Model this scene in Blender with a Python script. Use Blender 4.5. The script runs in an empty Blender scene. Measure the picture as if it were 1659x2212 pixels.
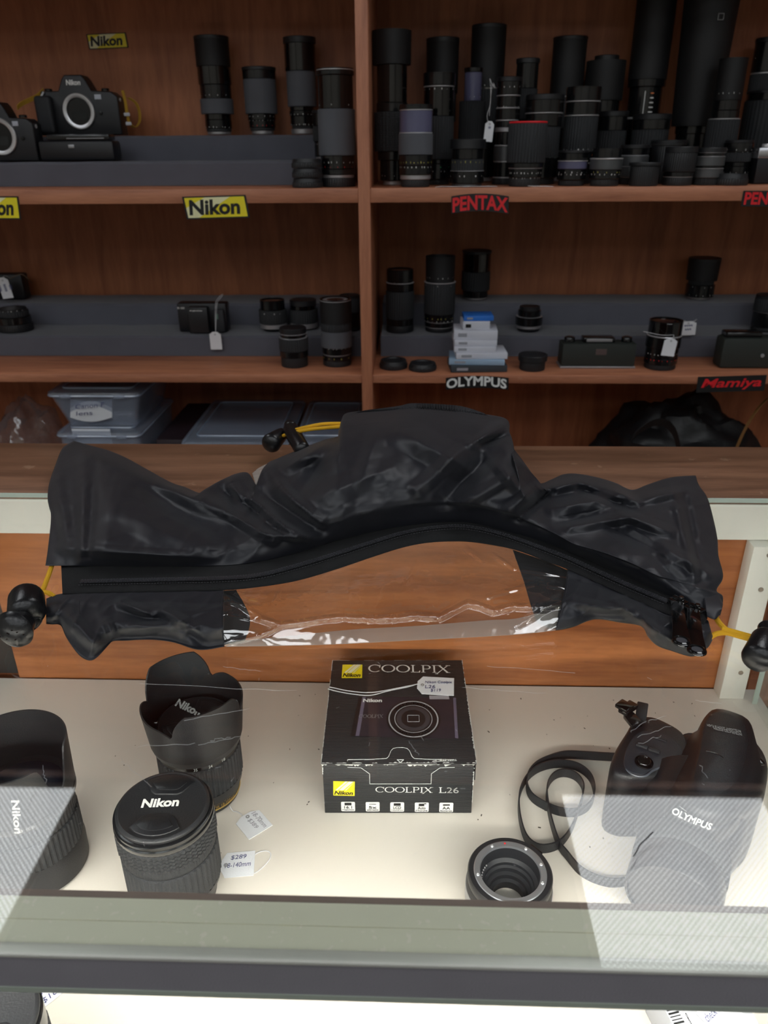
import bpy, bmesh, math, random
from mathutils import Vector, Matrix, noise
random.seed(7)
PI = math.pi
SC = bpy.context.scene
COL = SC.collection

# ------------------------------------------------------------------ camera
# world: x right, y away from the viewer, z up; z = 0 is the top of the glass counter
F = 1640.0; CX, CY = 829.5, 1106.0
PSI, TH, RO = math.radians(2.0), math.radians(25.5), math.radians(0.4)
fw = Vector((-math.sin(PSI)*math.cos(TH), math.cos(PSI)*math.cos(TH), -math.sin(TH)))
r0 = Vector((math.cos(PSI), math.sin(PSI), 0)); u0 = r0.cross(fw)
R2 = r0*math.cos(RO) - u0*math.sin(RO); U2 = u0*math.cos(RO) + r0*math.sin(RO)
CAM = Vector((0, 0, .314))
def ray(x, y): return fw + R2*((x-CX)/F) + U2*((CY-y)/F)
def atz(x, y, z):
    d = ray(x, y); return CAM + d*((z-CAM.z)/d.z)
def aty(x, y, Y):
    d = ray(x, y); return CAM + d*(Y/d.y)
cd = bpy.data.cameras.new('camera'); cam = bpy.data.objects.new('camera', cd); COL.objects.link(cam)
cam.matrix_world = Matrix(((R2.x, U2.x, -fw.x, CAM.x), (R2.y, U2.y, -fw.y, CAM.y), (R2.z, U2.z, -fw.z, CAM.z), (0, 0, 0, 1)))
cd.sensor_fit = 'VERTICAL'; cd.sensor_height = 5.665; cd.lens = 4.2; cd.clip_start = .01
cd.dof.use_dof = True; cd.dof.focus_distance = .60; cd.dof.aperture_fstop = 1.9
SC.camera = cam
# ------------------------------------------------------------------ light and exposure
w = bpy.data.worlds.new('world'); SC.world = w; w.use_nodes = True
w.node_tree.nodes['Background'].inputs[0].default_value = (.75, .85, 1, 1)
w.node_tree.nodes['Background'].inputs[1].default_value = .12
SC.view_settings.view_transform = 'Standard'; SC.view_settings.look = 'None'
SC.view_settings.gamma = 1; SC.view_settings.exposure = 0.0
PANEL_E = 3.6      # ceiling troffers
TUBE_E = 92.0      # strip lamp under the front rail of the case

# ------------------------------------------------------------------ materials
def _n(nt, t, **k):
    n = nt.nodes.new(t)
    for a, b in k.items(): setattr(n, a, b)
    return n
def srgb(c):
    return tuple(((v/255)/12.92 if v/255 <= .04045 else ((v/255+.055)/1.055)**2.4) for v in c)
MC = {}
def M(name, c=(128, 128, 128), rough=.5, metal=0, bump=0, bs=400, var=.12, vs=20, coat=0, sheen=0, spec=.5, emit=0, ribs=0):
    if name in MC: return MC[name]
    m = bpy.data.materials.new(name); m.use_nodes = True; nt = m.node_tree; b = nt.nodes['Principled BSDF']
    L = nt.links.new; col = srgb(c)
    tc = _n(nt, 'ShaderNodeTexCoord'); no = _n(nt, 'ShaderNodeTexNoise'); no.inputs['Scale'].default_value = vs; no.inputs['Detail'].default_value = 4
    L(tc.outputs['Object'], no.inputs['Vector'])
    mx = _n(nt, 'ShaderNodeMix', data_type='RGBA'); L(no.outputs['Fac'], mx.inputs[0])
    mx.inputs[6].default_value = (*[v*(1-var) for v in col], 1); mx.inputs[7].default_value = (*[min(1, v*(1+var)) for v in col], 1)
    L(mx.outputs[2], b.inputs['Base Color'])
    b.inputs['Roughness'].default_value = rough; b.inputs['Metallic'].default_value = metal
    b.inputs['Coat Weight'].default_value = coat; b.inputs['Sheen Weight'].default_value = sheen; b.inputs['Specular IOR Level'].default_value = spec
    if bump:
        n2 = _n(nt, 'ShaderNodeTexNoise'); n2.inputs['Scale'].default_value = bs; n2.inputs['Detail'].default_value = 3
        L(tc.outputs['Object'], n2.inputs['Vector'])
        bp = _n(nt, 'ShaderNodeBump'); bp.inputs['Strength'].default_value = bump; bp.inputs['Distance'].default_value = .001
        L(n2.outputs['Fac'], bp.inputs['Height']); L(bp.outputs[0], b.inputs['Normal'])
    if emit:
        b.inputs['Emission Color'].default_value = (*col, 1); b.inputs['Emission Strength'].default_value = emit
    MC[name] = m; return m
def wood(name, c1, c2, rough=.45, axis='X', scale=6, coat=.15, bump=.15, scratch=0):
    if name in MC: return MC[name]
    m = bpy.data.materials.new(name); m.use_nodes = True; nt = m.node_tree; b = nt.nodes['Principled BSDF']; L = nt.links.new
    tc = _n(nt, 'ShaderNodeTexCoord'); mp = _n(nt, 'ShaderNodeMapping'); L(tc.outputs['Object'], mp.inputs[0])
    s = {'X': (1, 9, 9), 'Z': (9, 9, 1)}[axis]; mp.inputs['Scale'].default_value = s
    n1 = _n(nt, 'ShaderNodeTexNoise'); n1.inputs['Scale'].default_value = scale; n1.inputs['Detail'].default_value = 6; n1.inputs['Distortion'].default_value = .8
    L(mp.outputs[0], n1.inputs['Vector'])
    n2 = _n(nt, 'ShaderNodeTexNoise'); n2.inputs['Scale'].default_value = scale*9; n2.inputs['Detail'].default_value = 4
    L(mp.outputs[0], n2.inputs['Vector'])
    ad = _n(nt, 'ShaderNodeMath', operation='MULTIPLY_ADD'); L(n2.outputs['Fac'], ad.inputs[0]); ad.inputs[1].default_value = .35
    L(n1.outputs['Fac'], ad.inputs[2])
    cr = _n(nt, 'ShaderNodeValToRGB'); L(ad.outputs[0], cr.inputs[0])
    cr.color_ramp.elements[0].position = .42; cr.color_ramp.elements[0].color = (*srgb(c1), 1)
    cr.color_ramp.elements[1].position = .85; cr.color_ramp.elements[1].color = (*srgb(c2), 1)
    out = cr.outputs[0]
    if scratch:
        v = _n(nt, 'ShaderNodeTexNoise'); v.inputs['Scale'].default_value = 60; v.inputs['Detail'].default_value = 8
        L(tc.outputs['Object'], v.inputs['Vector'])
        r2 = _n(nt, 'ShaderNodeValToRGB'); r2.color_ramp.elements[0].position = .66; r2.color_ramp.elements[1].position = .72
        L(v.outputs['Fac'], r2.inputs[0]); mx = _n(nt, 'ShaderNodeMix', data_type='RGBA'); mu = _n(nt, 'ShaderNodeMath', operation='MULTIPLY')
        L(r2.outputs[0], mu.inputs[0]); mu.inputs[1].default_value = scratch; L(mu.outputs[0], mx.inputs[0])
        L(out, mx.inputs[6]); mx.inputs[7].default_value = (*srgb((205, 170, 140)), 1); out = mx.outputs[2]
    L(out, b.inputs['Base Color']); b.inputs['Roughness'].default_value = rough; b.inputs['Coat Weight'].default_value = coat; b.inputs['Coat Roughness'].default_value = .25
    bp = _n(nt, 'ShaderNodeBump'); bp.inputs['Strength'].default_value = bump; bp.inputs['Distance'].default_value = .0006
    L(n2.outputs['Fac'], bp.inputs['Height']); L(bp.outputs[0], b.inputs['Normal'])
    MC[name] = m; return m
def clear(name, tint=(1, 1, 1), f0=.045, rough=0.0, haze=0, hcol=(.8, .8, .8), bump=0, bs=30, hn=False):
    """thin clear sheet: what passes straight through, what mirrors off it (Schlick), and a little milky haze"""
    if name in MC: return MC[name]
    m = bpy.data.materials.new(name); m.use_nodes = True; nt = m.node_tree; L = nt.links.new
    nt.nodes.remove(nt.nodes['Principled BSDF']); out = nt.nodes['Material Output']
    ge = _n(nt, 'ShaderNodeNewGeometry'); dt = _n(nt, 'ShaderNodeVectorMath', operation='DOT_PRODUCT')
    L(ge.outputs['Incoming'], dt.inputs[1])
    nsrc = ge.outputs['Normal']
    gl = _n(nt, 'ShaderNodeBsdfGlossy'); gl.inputs['Roughness'].default_value = rough
    if bump:
        tc = _n(nt, 'ShaderNodeTexCoord'); no = _n(nt, 'ShaderNodeTexNoise'); no.inputs['Scale'].default_value = bs; no.inputs['Detail'].default_value = 3
        L(tc.outputs['Object'], no.inputs['Vector']); bp = _n(nt, 'ShaderNodeBump'); bp.inputs['Strength'].default_value = bump; bp.inputs['Distance'].default_value = .004
        L(no.outputs['Fac'], bp.inputs['Height']); L(bp.outputs[0], gl.inputs['Normal']); nsrc = bp.outputs[0]
    L(nsrc, dt.inputs[0])
    def mth(op, a, b2=None):
        n = _n(nt, 'ShaderNodeMath', operation=op)
        if hasattr(a, 'is_linked'): L(a, n.inputs[0])
        else: n.inputs[0].default_value = a
        if b2 is not None:
            if hasattr(b2, 'is_linked'): L(b2, n.inputs[1])
            else: n.inputs[1].default_value = b2
        return n.outputs[0]
    c = mth('ABSOLUTE', dt.outputs['Value']); o = mth('SUBTRACT', 1.0, c); p = mth('POWER', o, 5.0)
    fz = mth('ADD', mth('MULTIPLY', p, 1-f0), f0)
    tr = _n(nt, 'ShaderNodeBsdfTransparent'); tr.inputs[0].default_value = (*tint, 1)
    base = tr.outputs[0]
    if haze:
        df = _n(nt, 'ShaderNodeBsdfDiffuse'); df.inputs[0].default_value = (*hcol, 1)
        mh = _n(nt, 'ShaderNodeMixShader'); mh.inputs[0].default_value = haze; L(base, mh.inputs[1]); L(df.outputs[0], mh.inputs[2]); base = mh.outputs[0]
    mx = _n(nt, 'ShaderNodeMixShader'); L(fz, mx.inputs[0]); L(base, mx.inputs[1]); L(gl.outputs[0], mx.inputs[2])
    L(mx.outputs[0], out.inputs[0]); MC[name] = m; return m

# ------------------------------------------------------------------ geometry: every shape is (verts, faces)
def join(*gs):
    V, Fc = [], []
    for v, f in gs:
        o = len(V); V += [Vector(p) for p in v]; Fc += [tuple(i+o for i in q) for q in f]
    return V, Fc
def xf(g, m): return [m @ Vector(p) for p in g[0]], g[1]
def T(x, y, z): return Matrix.Translation((x, y, z))
def RZ(a): return Matrix.Rotation(a, 4, 'Z')
def RX(a): return Matrix.Rotation(a, 4, 'X')
def RY(a): return Matrix.Rotation(a, 4, 'Y')
def lathe(prof, seg=40, rib=None, a0=0, a1=2*PI):
    """prof: (r, z) from bottom to top; rib = (count, depth, first, last) cuts grooves into those profile points"""
    V, Fc, rings = [], [], []
    full = abs(a1-a0-2*PI) < 1e-6; n = seg if full else seg+1
    for i, (r, z) in enumerate(prof):
        if r < 1e-7: V.append(Vector((0, 0, z))); rings.append([len(V)-1]*n); continue
        ids = []
        for k in range(n):
            a = a0+(a1-a0)*k/seg; rr = r
            if rib and rib[2] <= i <= rib[3] and (k % rib[0]) >= rib[0]/2: rr = r-rib[1]
            V.append(Vector((rr*math.cos(a), rr*math.sin(a), z))); ids.append(len(V)-1)
        rings.append(ids)
    for a, b in zip(rings, rings[1:]):
        for k in range(seg):
            q = [a[k], a[(k+1) % n], b[(k+1) % n], b[k]]; q2 = []
            for i in q:
                if i not in q2: q2.append(i)
            if len(q2) > 2: Fc.append(tuple(q2))
    return V, Fc
def drum(r0_, r1_, z0, z1, c=.0006, **k):
    c = min(c, (z1-z0)*.3)
    return lathe([(0, z0), (r0_-c, z0), (r0_, z0+c), (r1_, z1-c), (r1_-c, z1), (0, z1)], **k)
def box(sx, sy, sz, c=(0, 0, 0), bev=0, seg=2):
    bm = bmesh.new(); bmesh.ops.create_cube(bm, size=1); bmesh.ops.scale(bm, vec=(sx, sy, sz), verts=bm.verts)
    if bev: bmesh.ops.bevel(bm, geom=bm.edges[:], offset=bev, segments=seg, affect='EDGES', profile=.5)
    bmesh.ops.translate(bm, vec=c, verts=bm.verts)
    g = [v.co.copy() for v in bm.verts], [tuple(v.index for v in f.verts) for f in bm.faces]; bm.free(); return g
def box2(x0, x1, y0, y1, z0, z1, bev=0): return box(x1-x0, y1-y0, z1-z0, ((x0+x1)/2, (y0+y1)/2, (z0+z1)/2), bev)
def crv(pts, n, closed=False):
    """Catmull-Rom through pts, n samples by arc length"""
    P = [Vector(p) for p in pts]; m = len(P); out = []
    segs = m if closed else m-1
    for i in range(segs):
        g = lambda j: P[j % m] if closed else P[max(0, min(m-1, j))]
        a, b, c, d = g(i-1), g(i), g(i+1), g(i+2)
        for k in range(12):
            t = k/12; out.append(.5*((2*b)+(c-a)*t+(2*a-5*b+4*c-d)*t*t+(3*b-a-3*c+d)*t**3))
    out.append(P[0].copy() if closed else P[-1].copy())
    return resample(out, n, closed)
def resample(P, n, closed=False):
    P = [Vector(p) for p in P]; L = [0]
    for a, b in zip(P, P[1:]): L.append(L[-1]+(b-a).length)
    res = []; j = 0
    for i in range(n):
        s = L[-1]*i/(n if closed else n-1)
        while j < len(L)-2 and L[j+1] < s: j += 1
        t = (s-L[j])/max(1e-9, L[j+1]-L[j]); res.append(P[j].lerp(P[j+1], min(1, t)))
    return res
def tube(pts, r, seg=8, closed=False, r_end=None):
    P = [Vector(p) for p in pts]; n = len(P); V, Fc = [], []; up = Vector((0, 0, 1)); prev = None
    for i, p in enumerate(P):
        t = (P[(i+1) % n]-P[i-1]) if closed else (P[min(n-1, i+1)]-P[max(0, i-1)])
        t.normalize()
        if prev is None:
            a = t.cross(up) if abs(t.z) < .95 else t.cross(Vector((1, 0, 0)))
        else: a = prev - t*prev.dot(t)
        a.normalize(); prev = a; b = t.cross(a); rr = r if r_end is None else r+(r_end-r)*i/(n-1)
        for k in range(seg):
            th = 2*PI*k/seg; V.append(p+a*(rr*math.cos(th))+b*(rr*math.sin(th)))
    m = n if closed else n-1
    for i in range(m):
        for k in range(seg):
            j = (i+1) % n; Fc.append((i*seg+k, i*seg+(k+1) % seg, j*seg+(k+1) % seg, j*seg+k))
    if not closed: Fc += [tuple(range(seg))[::-1], tuple((n-1)*seg+k for k in range(seg))]
    return V, Fc
def ribbon(pts, h, t, up=Vector((0, 0, 1))):
    """strap standing on its edge along pts (bottom edge), h high, t thick; up may be a list"""
    P = [Vector(p) for p in pts]; V, Fc = [], []; n = len(P)
    for i, p in enumerate(P):
        d = (P[min(n-1, i+1)]-P[max(0, i-1)]).normalized(); u = up[i] if isinstance(up, list) else up
        s = d.cross(u).normalized()*t/2
        V += [p-s, p+s, p+s+u*h, p-s+u*h]
    for i in range(n-1):
        for k in range(4): Fc.append((i*4+k, i*4+(k+1) % 4, i*4+4+(k+1) % 4, i*4+4+k))
    Fc += [(3, 2, 1, 0), tuple((n-1)*4+k for k in range(4))]
    return V, Fc
def prism(poly, z0, z1, bev=0, steps=4, m=None, botbev=0):
    """polygon (x, y) raised from z0 to z1 with a rounded top edge"""
    P = [Vector((p[0], p[1])) for p in poly]; n = len(P)
    ar = sum(P[i].x*P[(i+1) % n].y-P[(i+1) % n].x*P[i].y for i in range(n))
    if ar < 0: P = P[::-1]
    def inset(d):
        o = []
        for i in range(n):
            a = (P[i]-P[i-1]); b = (P[(i+1) % n]-P[i])
            a = a.normalized() if a.length > 1e-9 else a; b = b.normalized() if b.length > 1e-9 else b
            q = Vector((-(a.y+b.y), a.x+b.x)); q = q.normalized() if q.length > 1e-9 else q
            o.append(P[i]+q*d)
        return o
    rings = []
    if botbev:
        for k in range(steps): a = PI/2*k/steps; rings.append((botbev*(1-math.sin(a)), z0+botbev*(1-math.cos(a))))
    else: rings.append((0, z0))
    if bev:
        for k in range(steps+1): a = PI/2*k/steps; rings.append((bev*(1-math.cos(a)), z1-bev+bev*math.sin(a)))
    else: rings.append((0, z1))
    V, Fc = [], []
    for d, z in rings: V += [Vector((q.x, q.y, z)) for q in inset(d)]
    for i in range(len(rings)-1):
        for k in range(n): Fc.append((i*n+k, i*n+(k+1) % n, (i+1)*n+(k+1) % n, (i+1)*n+k))
    Fc += [tuple(range(n))[::-1], tuple((len(rings)-1)*n+k for k in range(n))]
    g = (V, Fc); return xf(g, m) if m else g
def rrect(w_, h_, r, n=4):
    o = []
    for cx, cy, a in ((w_/2-r, h_/2-r, 0), (-w_/2+r, h_/2-r, PI/2), (-w_/2+r, -h_/2+r, PI), (w_/2-r, -h_/2+r, 1.5*PI)):
        for k in range(n+1): o.append((cx+r*math.cos(a+PI/2*k/n), cy+r*math.sin(a+PI/2*k/n)))
    return o
def axis_m(a, b):
    """matrix carrying +Z from a towards b"""
    a, b = Vector(a), Vector(b); d = (b-a).normalized()
    return Matrix.Translation(a) @ d.to_track_quat('Z', 'Y').to_matrix().to_4x4()
def capsule(a, b, ra, rb, seg=24, k=4):
    L_ = (Vector(b)-Vector(a)).length; pr = []
    for i in range(k+1): t = PI/2*i/k; pr.append((ra*math.sin(t), ra*.6*(1-math.cos(t))))
    for i in range(k+1): t = PI/2*i/k; pr.append((rb*math.cos(t), L_-rb*.6*(1-math.sin(t))))
    return xf(lathe(pr, seg), axis_m(a, b))
TXT = {}
def glyphs(s, bold=0.0):
    key = (s, bold)
    if key in TXT: return TXT[key]
    cu = bpy.data.curves.new('t', 'FONT'); cu.body = s; cu.size = 1; cu.offset = bold; cu.resolution_u = 3; cu.extrude = .004
    ob = bpy.data.objects.new('t', cu); COL.objects.link(ob); dg = bpy.context.evaluated_depsgraph_get()
    me = bpy.data.meshes.new_from_object(ob.evaluated_get(dg))
    g = [v.co.copy() for v in me.vertices], [tuple(p.vertices) for p in me.polygons]
    bpy.data.objects.remove(ob); bpy.data.curves.remove(cu); bpy.data.meshes.remove(me)
    xs = [v.x for v in g[0]]; ys = [v.y for v in g[0]]; x0, x1, y0, y1 = min(xs), max(xs), min(ys), max(ys)
    g = [Vector(((v.x-x0)/(x1-x0), (v.y-y0)/(y1-y0), v.z)) for v in g[0]], g[1]
    TXT[key] = g; return g
def write(s, bl, br, tl, bold=0.02, lift=.0003, g=None, arch=0, mapf=None):
    """lettering fitted to the parallelogram bottom-left, bottom-right, top-left"""
    g = g or glyphs(s, bold); bl, br, tl = Vector(bl), Vector(br), Vector(tl)
    X, Y = br-bl, tl-bl; N = X.cross(Y).normalized()
    V = []
    for v in g[0]:
        yy = v.y + arch*(1-(2*v.x-1)**2)
        V.append(bl+X*v.x+Y*yy+N*(lift+v.z*.02))
    return V, g[1]
def serif_word(s):
    """wide roman capitals drawn as shapes (C O L P I X and figures from the built-in face)"""
    V, Fc = [], []; x = 0
    def quad(pts):
        o = len(V); V.extend(Vector((p[0], p[1], 0)) for p in pts); Fc.append(tuple(range(o, o+len(pts))))
    def ring(cx, w_, a0, a1, n=28):
        o = len(V)
        for k in range(n+1):
            a = a0+(a1-a0)*k/n; V.append(Vector((cx+w_/2*math.cos(a), .5+.5*math.sin(a), 0)))
            V.append(Vector((cx+(w_/2-.15)*math.cos(a), .5+.44*math.sin(a), 0)))
        for k in range(n): Fc.append((o+2*k, o+2*k+2, o+2*k+3, o+2*k+1))
    for i, ch in enumerate(s):
        if ch == 'C': ring(x+.6, 1.2, .75, 2*PI-.75); quad([(x+.98, .62), (x+1.08, .62), (x+1.08, .98), (x+1.02, .98)]); x += 1.18
        elif ch == 'O': ring(x+.62, 1.24, 0, 2*PI, 40); x += 1.32
        elif ch == 'L': quad([(x+.12, 0), (x+.26, 0), (x+.26, 1), (x+.12, 1)]); quad([(x, .94), (x+.38, .94), (x+.38, 1), (x, 1)]); quad([(x, 0), (x+.8, 0), (x+.84, .25), (x+.77, .25), (x+.7, .07), (x, .07)]); x += .92
        elif ch == 'P':
            quad([(x+.12, 0), (x+.26, 0), (x+.26, 1), (x+.12, 1)]); quad([(x, 0), (x+.38, 0), (x+.38, .06), (x, .06)]); quad([(x, .94), (x+.5, .94), (x+.5, 1), (x, 1)])
            o = len(V)
            for k in range(15):
                a = PI/2-PI*k/14; V.append(Vector((x+.5+.36*math.cos(a), .72+.28*math.sin(a), 0))); V.append(Vector((x+.5+.22*math.cos(a), .72+.22*math.sin(a), 0)))
            for k in range(14): Fc.append((o+2*k, o+2*k+1, o+2*k+3, o+2*k+2))
            quad([(x+.2, .44), (x+.5, .44), (x+.5, .5), (x+.2, .5)]); x += .98
        elif ch == 'I': quad([(x+.12, 0), (x+.26, 0), (x+.26, 1), (x+.12, 1)]); quad([(x, 0), (x+.38, 0), (x+.38, .06), (x, .06)]); quad([(x, .94), (x+.38, .94), (x+.38, 1), (x, 1)]); x += .44
        elif ch == 'X': quad([(x+.08, 1), (x+.26, 1), (x+1.05, 0), (x+.87, 0)]); quad([(x-.1, -.15), (x-.02, -.15), (x+1.05, 1), (x+.95, 1)]); quad([(x-.2, -.18), (x+.06, -.18), (x+.06, -.12), (x-.2, -.12)]); quad([(x+.78, .94), (x+1.2, .94), (x+1.2, 1), (x+.78, 1)]); quad([(x-.02, .94), (x+.38, .94), (x+.38, 1), (x-.02, 1)]); quad([(x+.76, 0), (x+1.15, 0), (x+1.15, .06), (x+.76, .06)]); x += 1.25
        elif ch == ' ': x += .4
        else:
            g = glyphs(ch, .0); o = len(V); V.extend(Vector((x+v.x*.62, v.y, 0)) for v in g[0]); Fc.extend(tuple(i2+o for i2 in f) for f in g[1]); x += .74
    return [Vector((v.x/x, v.y, v.z)) for v in V], Fc

# ------------------------------------------------------------------ objects
def obj(name, g, mat, parent=None, world=False, smooth=35, label=None, kind=None):
    """one mesh object; vertices are local to parent (world=True: given in world space)"""
    V, Fc = g
    if world and parent is not None:
        inv = PM[parent.name].inverted(); V = [inv @ Vector(v) for v in V]
    me = bpy.data.meshes.new(name); me.from_pydata([tuple(v) for v in V], [], Fc); me.validate(); me.update()
    bm = bmesh.new(); bm.from_mesh(me); bmesh.ops.recalc_face_normals(bm, faces=bm.faces); bm.to_mesh(me); bm.free()
    if smooth:
        for p in me.polygons: p.use_smooth = True
        me.set_sharp_from_angle(angle=math.radians(smooth))
    me.materials.append(mat)
    o = bpy.data.objects.new(name, me); COL.objects.link(o)
    if parent is not None: o.parent = parent
    if parent is not None and parent.name in PM: PM[o.name] = PM[parent.name]
    else: PM[o.name] = Matrix.Identity(4)
    if label: o['label'] = label
    if kind: o['kind'] = kind
    return o
PM = {}
def thing(name, label, cat, loc=(0, 0, 0), rot=0, group=None, m=None):
    o = bpy.data.objects.new(name, None); COL.objects.link(o); o.empty_display_size = .02
    mm = m if m is not None else T(*loc) @ RZ(rot)
    o.matrix_world = mm; PM[o.name] = mm.copy()
    o['label'] = label; o['category'] = cat
    if group: o['group'] = group
    return o
def tag(o, label, cat, group=None):
    o['label'] = label; o['category'] = cat
    if group: o['group'] = group
    return o
def struct(name, g, mat, **k): return obj(name, g, mat, kind='structure', **k)

# shared materials
BLK = M('black_plastic', (30, 31, 34), .42, bump=.25, bs=900)
BLK2 = M('black_satin_barrel', (17, 18, 20), .2, bump=.05, bs=500, coat=.2)
GLS = M('gloss_black', (9, 9, 11), .1, coat=.5)
RUB = M('grip_rubber', (40, 42, 45), .7, bump=.5, bs=1200)
SIL = M('silver_metal', (225, 225, 228), .3, metal=.55, bump=.05, bs=800)
DSIL = M('dull_steel', (178, 180, 184), .35, metal=.6, bump=.1)
WHT = M('white_print', (235, 235, 232), .5)
GRYP = M('grey_print', (150, 150, 150), .5)
LENSG = M('coated_front_glass', (22, 24, 40), .04, coat=1, spec=.9)
PAPER = M('tag_paper', (232, 234, 238), .7, bump=.2, bs=700, var=.04)
STRG = M('white_string', (225, 225, 228), .8, bump=.6, bs=3000)
INK = M('blue_ink', (70, 74, 120), .6)
YEL = M('sign_yellow', (244, 226, 40), .4, var=.05)
RED = M('sign_red', (226, 34, 44), .4, var=.05)
SGNB = M('sign_black', (18, 17, 18), .5)

# ================================================================== the room
CZ = 1.70; FZ = -.98
struct('floor', box2(-3, 3.2, -4.2, 2.1, FZ-.05, FZ), M('carpet', (58, 48, 44), .9, bump=.6, bs=600))
struct('ceiling', box2(-3, 3.2, -4.2, 2.1, CZ+.012, CZ+.08), M('ceiling_tile', (140, 145, 154), .9, bump=.3, bs=200))
struct('wall_back', box2(-3, 3.2, 2.0, 2.1, FZ, CZ+.012), M('brown_wall_paint', (78, 68, 62), .8, bump=.1))
struct('wall_left', box2(-3.08, -3, -4.2, 2.1, FZ, CZ+.012), M('wall_paint', (196, 190, 178), .8, bump=.1))
struct('wall_right', box2(3.2, 3.28, -4.2, 2.1, FZ, CZ+.012), M('wall_paint'))
struct('wall_front', box2(-3, 3.2, -4.28, -4.2, FZ, CZ+.012), M('wall_paint'))

def diffuser(name, E):
    m = bpy.data.materials.new(name); m.use_nodes = True; nt = m.node_tree; L = nt.links.new
    b = nt.nodes['Principled BSDF']; tc = _n(nt, 'ShaderNodeTexCoord')
    mp = _n(nt, 'ShaderNodeMapping'); mp.inputs['Rotation'].default_value = (0, 0, math.radians(45)); L(tc.outputs['Object'], mp.inputs[0])
    ck = _n(nt, 'ShaderNodeTexWave', wave_type='BANDS', bands_direction='X'); ck.inputs['Scale'].default_value = 25; L(mp.outputs[0], ck.inputs[0])
    c2 = _n(nt, 'ShaderNodeTexWave', wave_type='BANDS', bands_direction='Y'); c2.inputs['Scale'].default_value = 25; L(mp.outputs[0], c2.inputs[0])
    mu = _n(nt, 'ShaderNodeMath', operation='MULTIPLY'); L(ck.outputs['Fac'], mu.inputs[0]); L(c2.outputs['Fac'], mu.inputs[1])
    mr = _n(nt, 'ShaderNodeMapRange'); L(mu.outputs[0], mr.inputs[0]); mr.inputs[3].default_value = .66*E; mr.inputs[4].default_value = 1.9*E
    b.inputs['Base Color'].default_value = (.9, .9, .9, 1); b.inputs['Emission Color'].default_value = (.93, .97, 1, 1)
    L(mr.outputs[0], b.inputs['Emission Strength']); return m
DIF = diffuser('prismatic_diffuser', PANEL_E); DIFB = diffuser('boosted_prismatic_diffuser', PANEL_E*1.15); WM = M('white_enamel', (232, 232, 226), .4, var=.03)  # second diffuser has added emission to strengthen the panels' mirror image in the glass
def troffer(x0, x1, y0, y1, label):
    cx, cy = (x0+x1)/2, (y0+y1)/2; w_, d_ = x1-x0, y1-y0
    t = thing('ceiling_light', label, 'ceiling light', (cx, cy, CZ), group='fluorescent panels in the shop ceiling')
    obj('light_frame', join(box(w_, .02, .012, (0, d_/2-.01, .006)), box(w_, .02, .012, (0, -d_/2+.01, .006)),
        box(.02, d_-.04, .012, (w_/2-.01, 0, .006)), box(.02, d_-.04, .012, (-w_/2+.01, 0, .006))), WM, t)
    obj('diffuser', box(w_-.04, d_-.04, .004, (0, 0, .006)), DIFB if y1 > 1 else DIF, t)
troffer(-1.84, -1.14, .76, 1.975, 'prismatic ceiling light mirrored in the counter glass at lower left')
troffer(.52, 1.24, .76, 1.99, 'prismatic ceiling light mirrored in the counter glass over the bridge camera')
for i, wx in enumerate(('far left', 'left', 'middle', 'right', 'far right')):
    x = -2.2+i*1.0
    troffer(x-.32, x+.32, -.95, -.2, 'prismatic ceiling light above the viewer, '+wx+' one of its row')
    troffer(x-.32, x+.32, -2.2, -1.4, 'prismatic ceiling light behind the viewer, '+wx+' one of its row')
    troffer(x-.32, x+.32, -3.6, -2.7, 'prismatic ceiling light at the far end of the shop, '+wx+' one of its row')

# ================================================================== the glass counter
GB = .695; CL, CR = -.60, .392; FLZ = -.236
case = thing('display_case', 'white glass-topped display counter with lit deck and grey front rail', 'display case', (0, .46, FZ))
W = dict(parent=case, world=True)
GLASS = clear('counter_glass', (.985, .995, .985), .058)
CREAM = M('cream_paint', (238, 236, 226), .45, var=.03, bump=.15, bs=60)
obj('glass_top', box2(CL, CR+.01, .2135, GB, -.0045, 0), GLASS, **W)
obj('glass_edge', box2(CL, CR+.01, GB, GB+.0012, -.0045, 0), M('green_glass_edge', (204, 218, 208), .2), **W)
obj('front_pane', box2(CL, CR-.02, .2215, .2255, FLZ, -.034), GLASS, **W)
obj('side_pane', box2(.3785, .3835, .245, .672, FLZ, -.0065), GLASS, **W)
obj('pane_edge', box2(.3785, .3835, .672, .6735, FLZ, -.0065), M('green_glass_edge'), **W)
DECK = M('deck_laminate', (224, 217, 206), .38, var=.04, vs=5, bump=.05, bs=80)
obj('deck', box2(CL, CR, .215, .697, FLZ-.02, FLZ), DECK, **W)
obj('case_body', box2(CL, CR, .225, .83, FZ, FLZ-.02), CREAM, **W)
obj('back_rail', box2(CL, CR, GB+.0013, .712, -.0455, -.0225), CREAM, **W)
PANW = wood('case_back_wood', (132, 74, 38), (190, 118, 68), .3, 'X', 3.0, .5, .05)
obj('back_panel', box2(-.449, .3705, .699, .706, FLZ, -.046), PANW, **W)
obj('inner_panel', box2(CL, -.40, .7065, .7125, FLZ, -.046), M('dark_panel', (60, 56, 54), .5), **W)
obj('corner_post', box2(.3455, .372, .680, .698, FLZ, -.046, .0008), CREAM, **W)
for z in (-.095, -.2, -.055):
    obj('shelf_peg_hole', xf(lathe([(0, 0), (.0016, 0), (.0022, .0006), (.0026, .0006), (.0026, 0)], 16), T(.362, .6797, z) @ RX(PI/2)), M('hole_shadow', (150, 138, 124), .7), **W)
LEDW = wood('ledge_wood', (98, 68, 50), (146, 106, 82), .32, 'X', 4.0, .35, .12, .35)
obj('wooden_ledge', box2(CL, CR+.1, GB+.0013, .8425, -.0215, -.0005, .0006), LEDW, **W)
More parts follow.
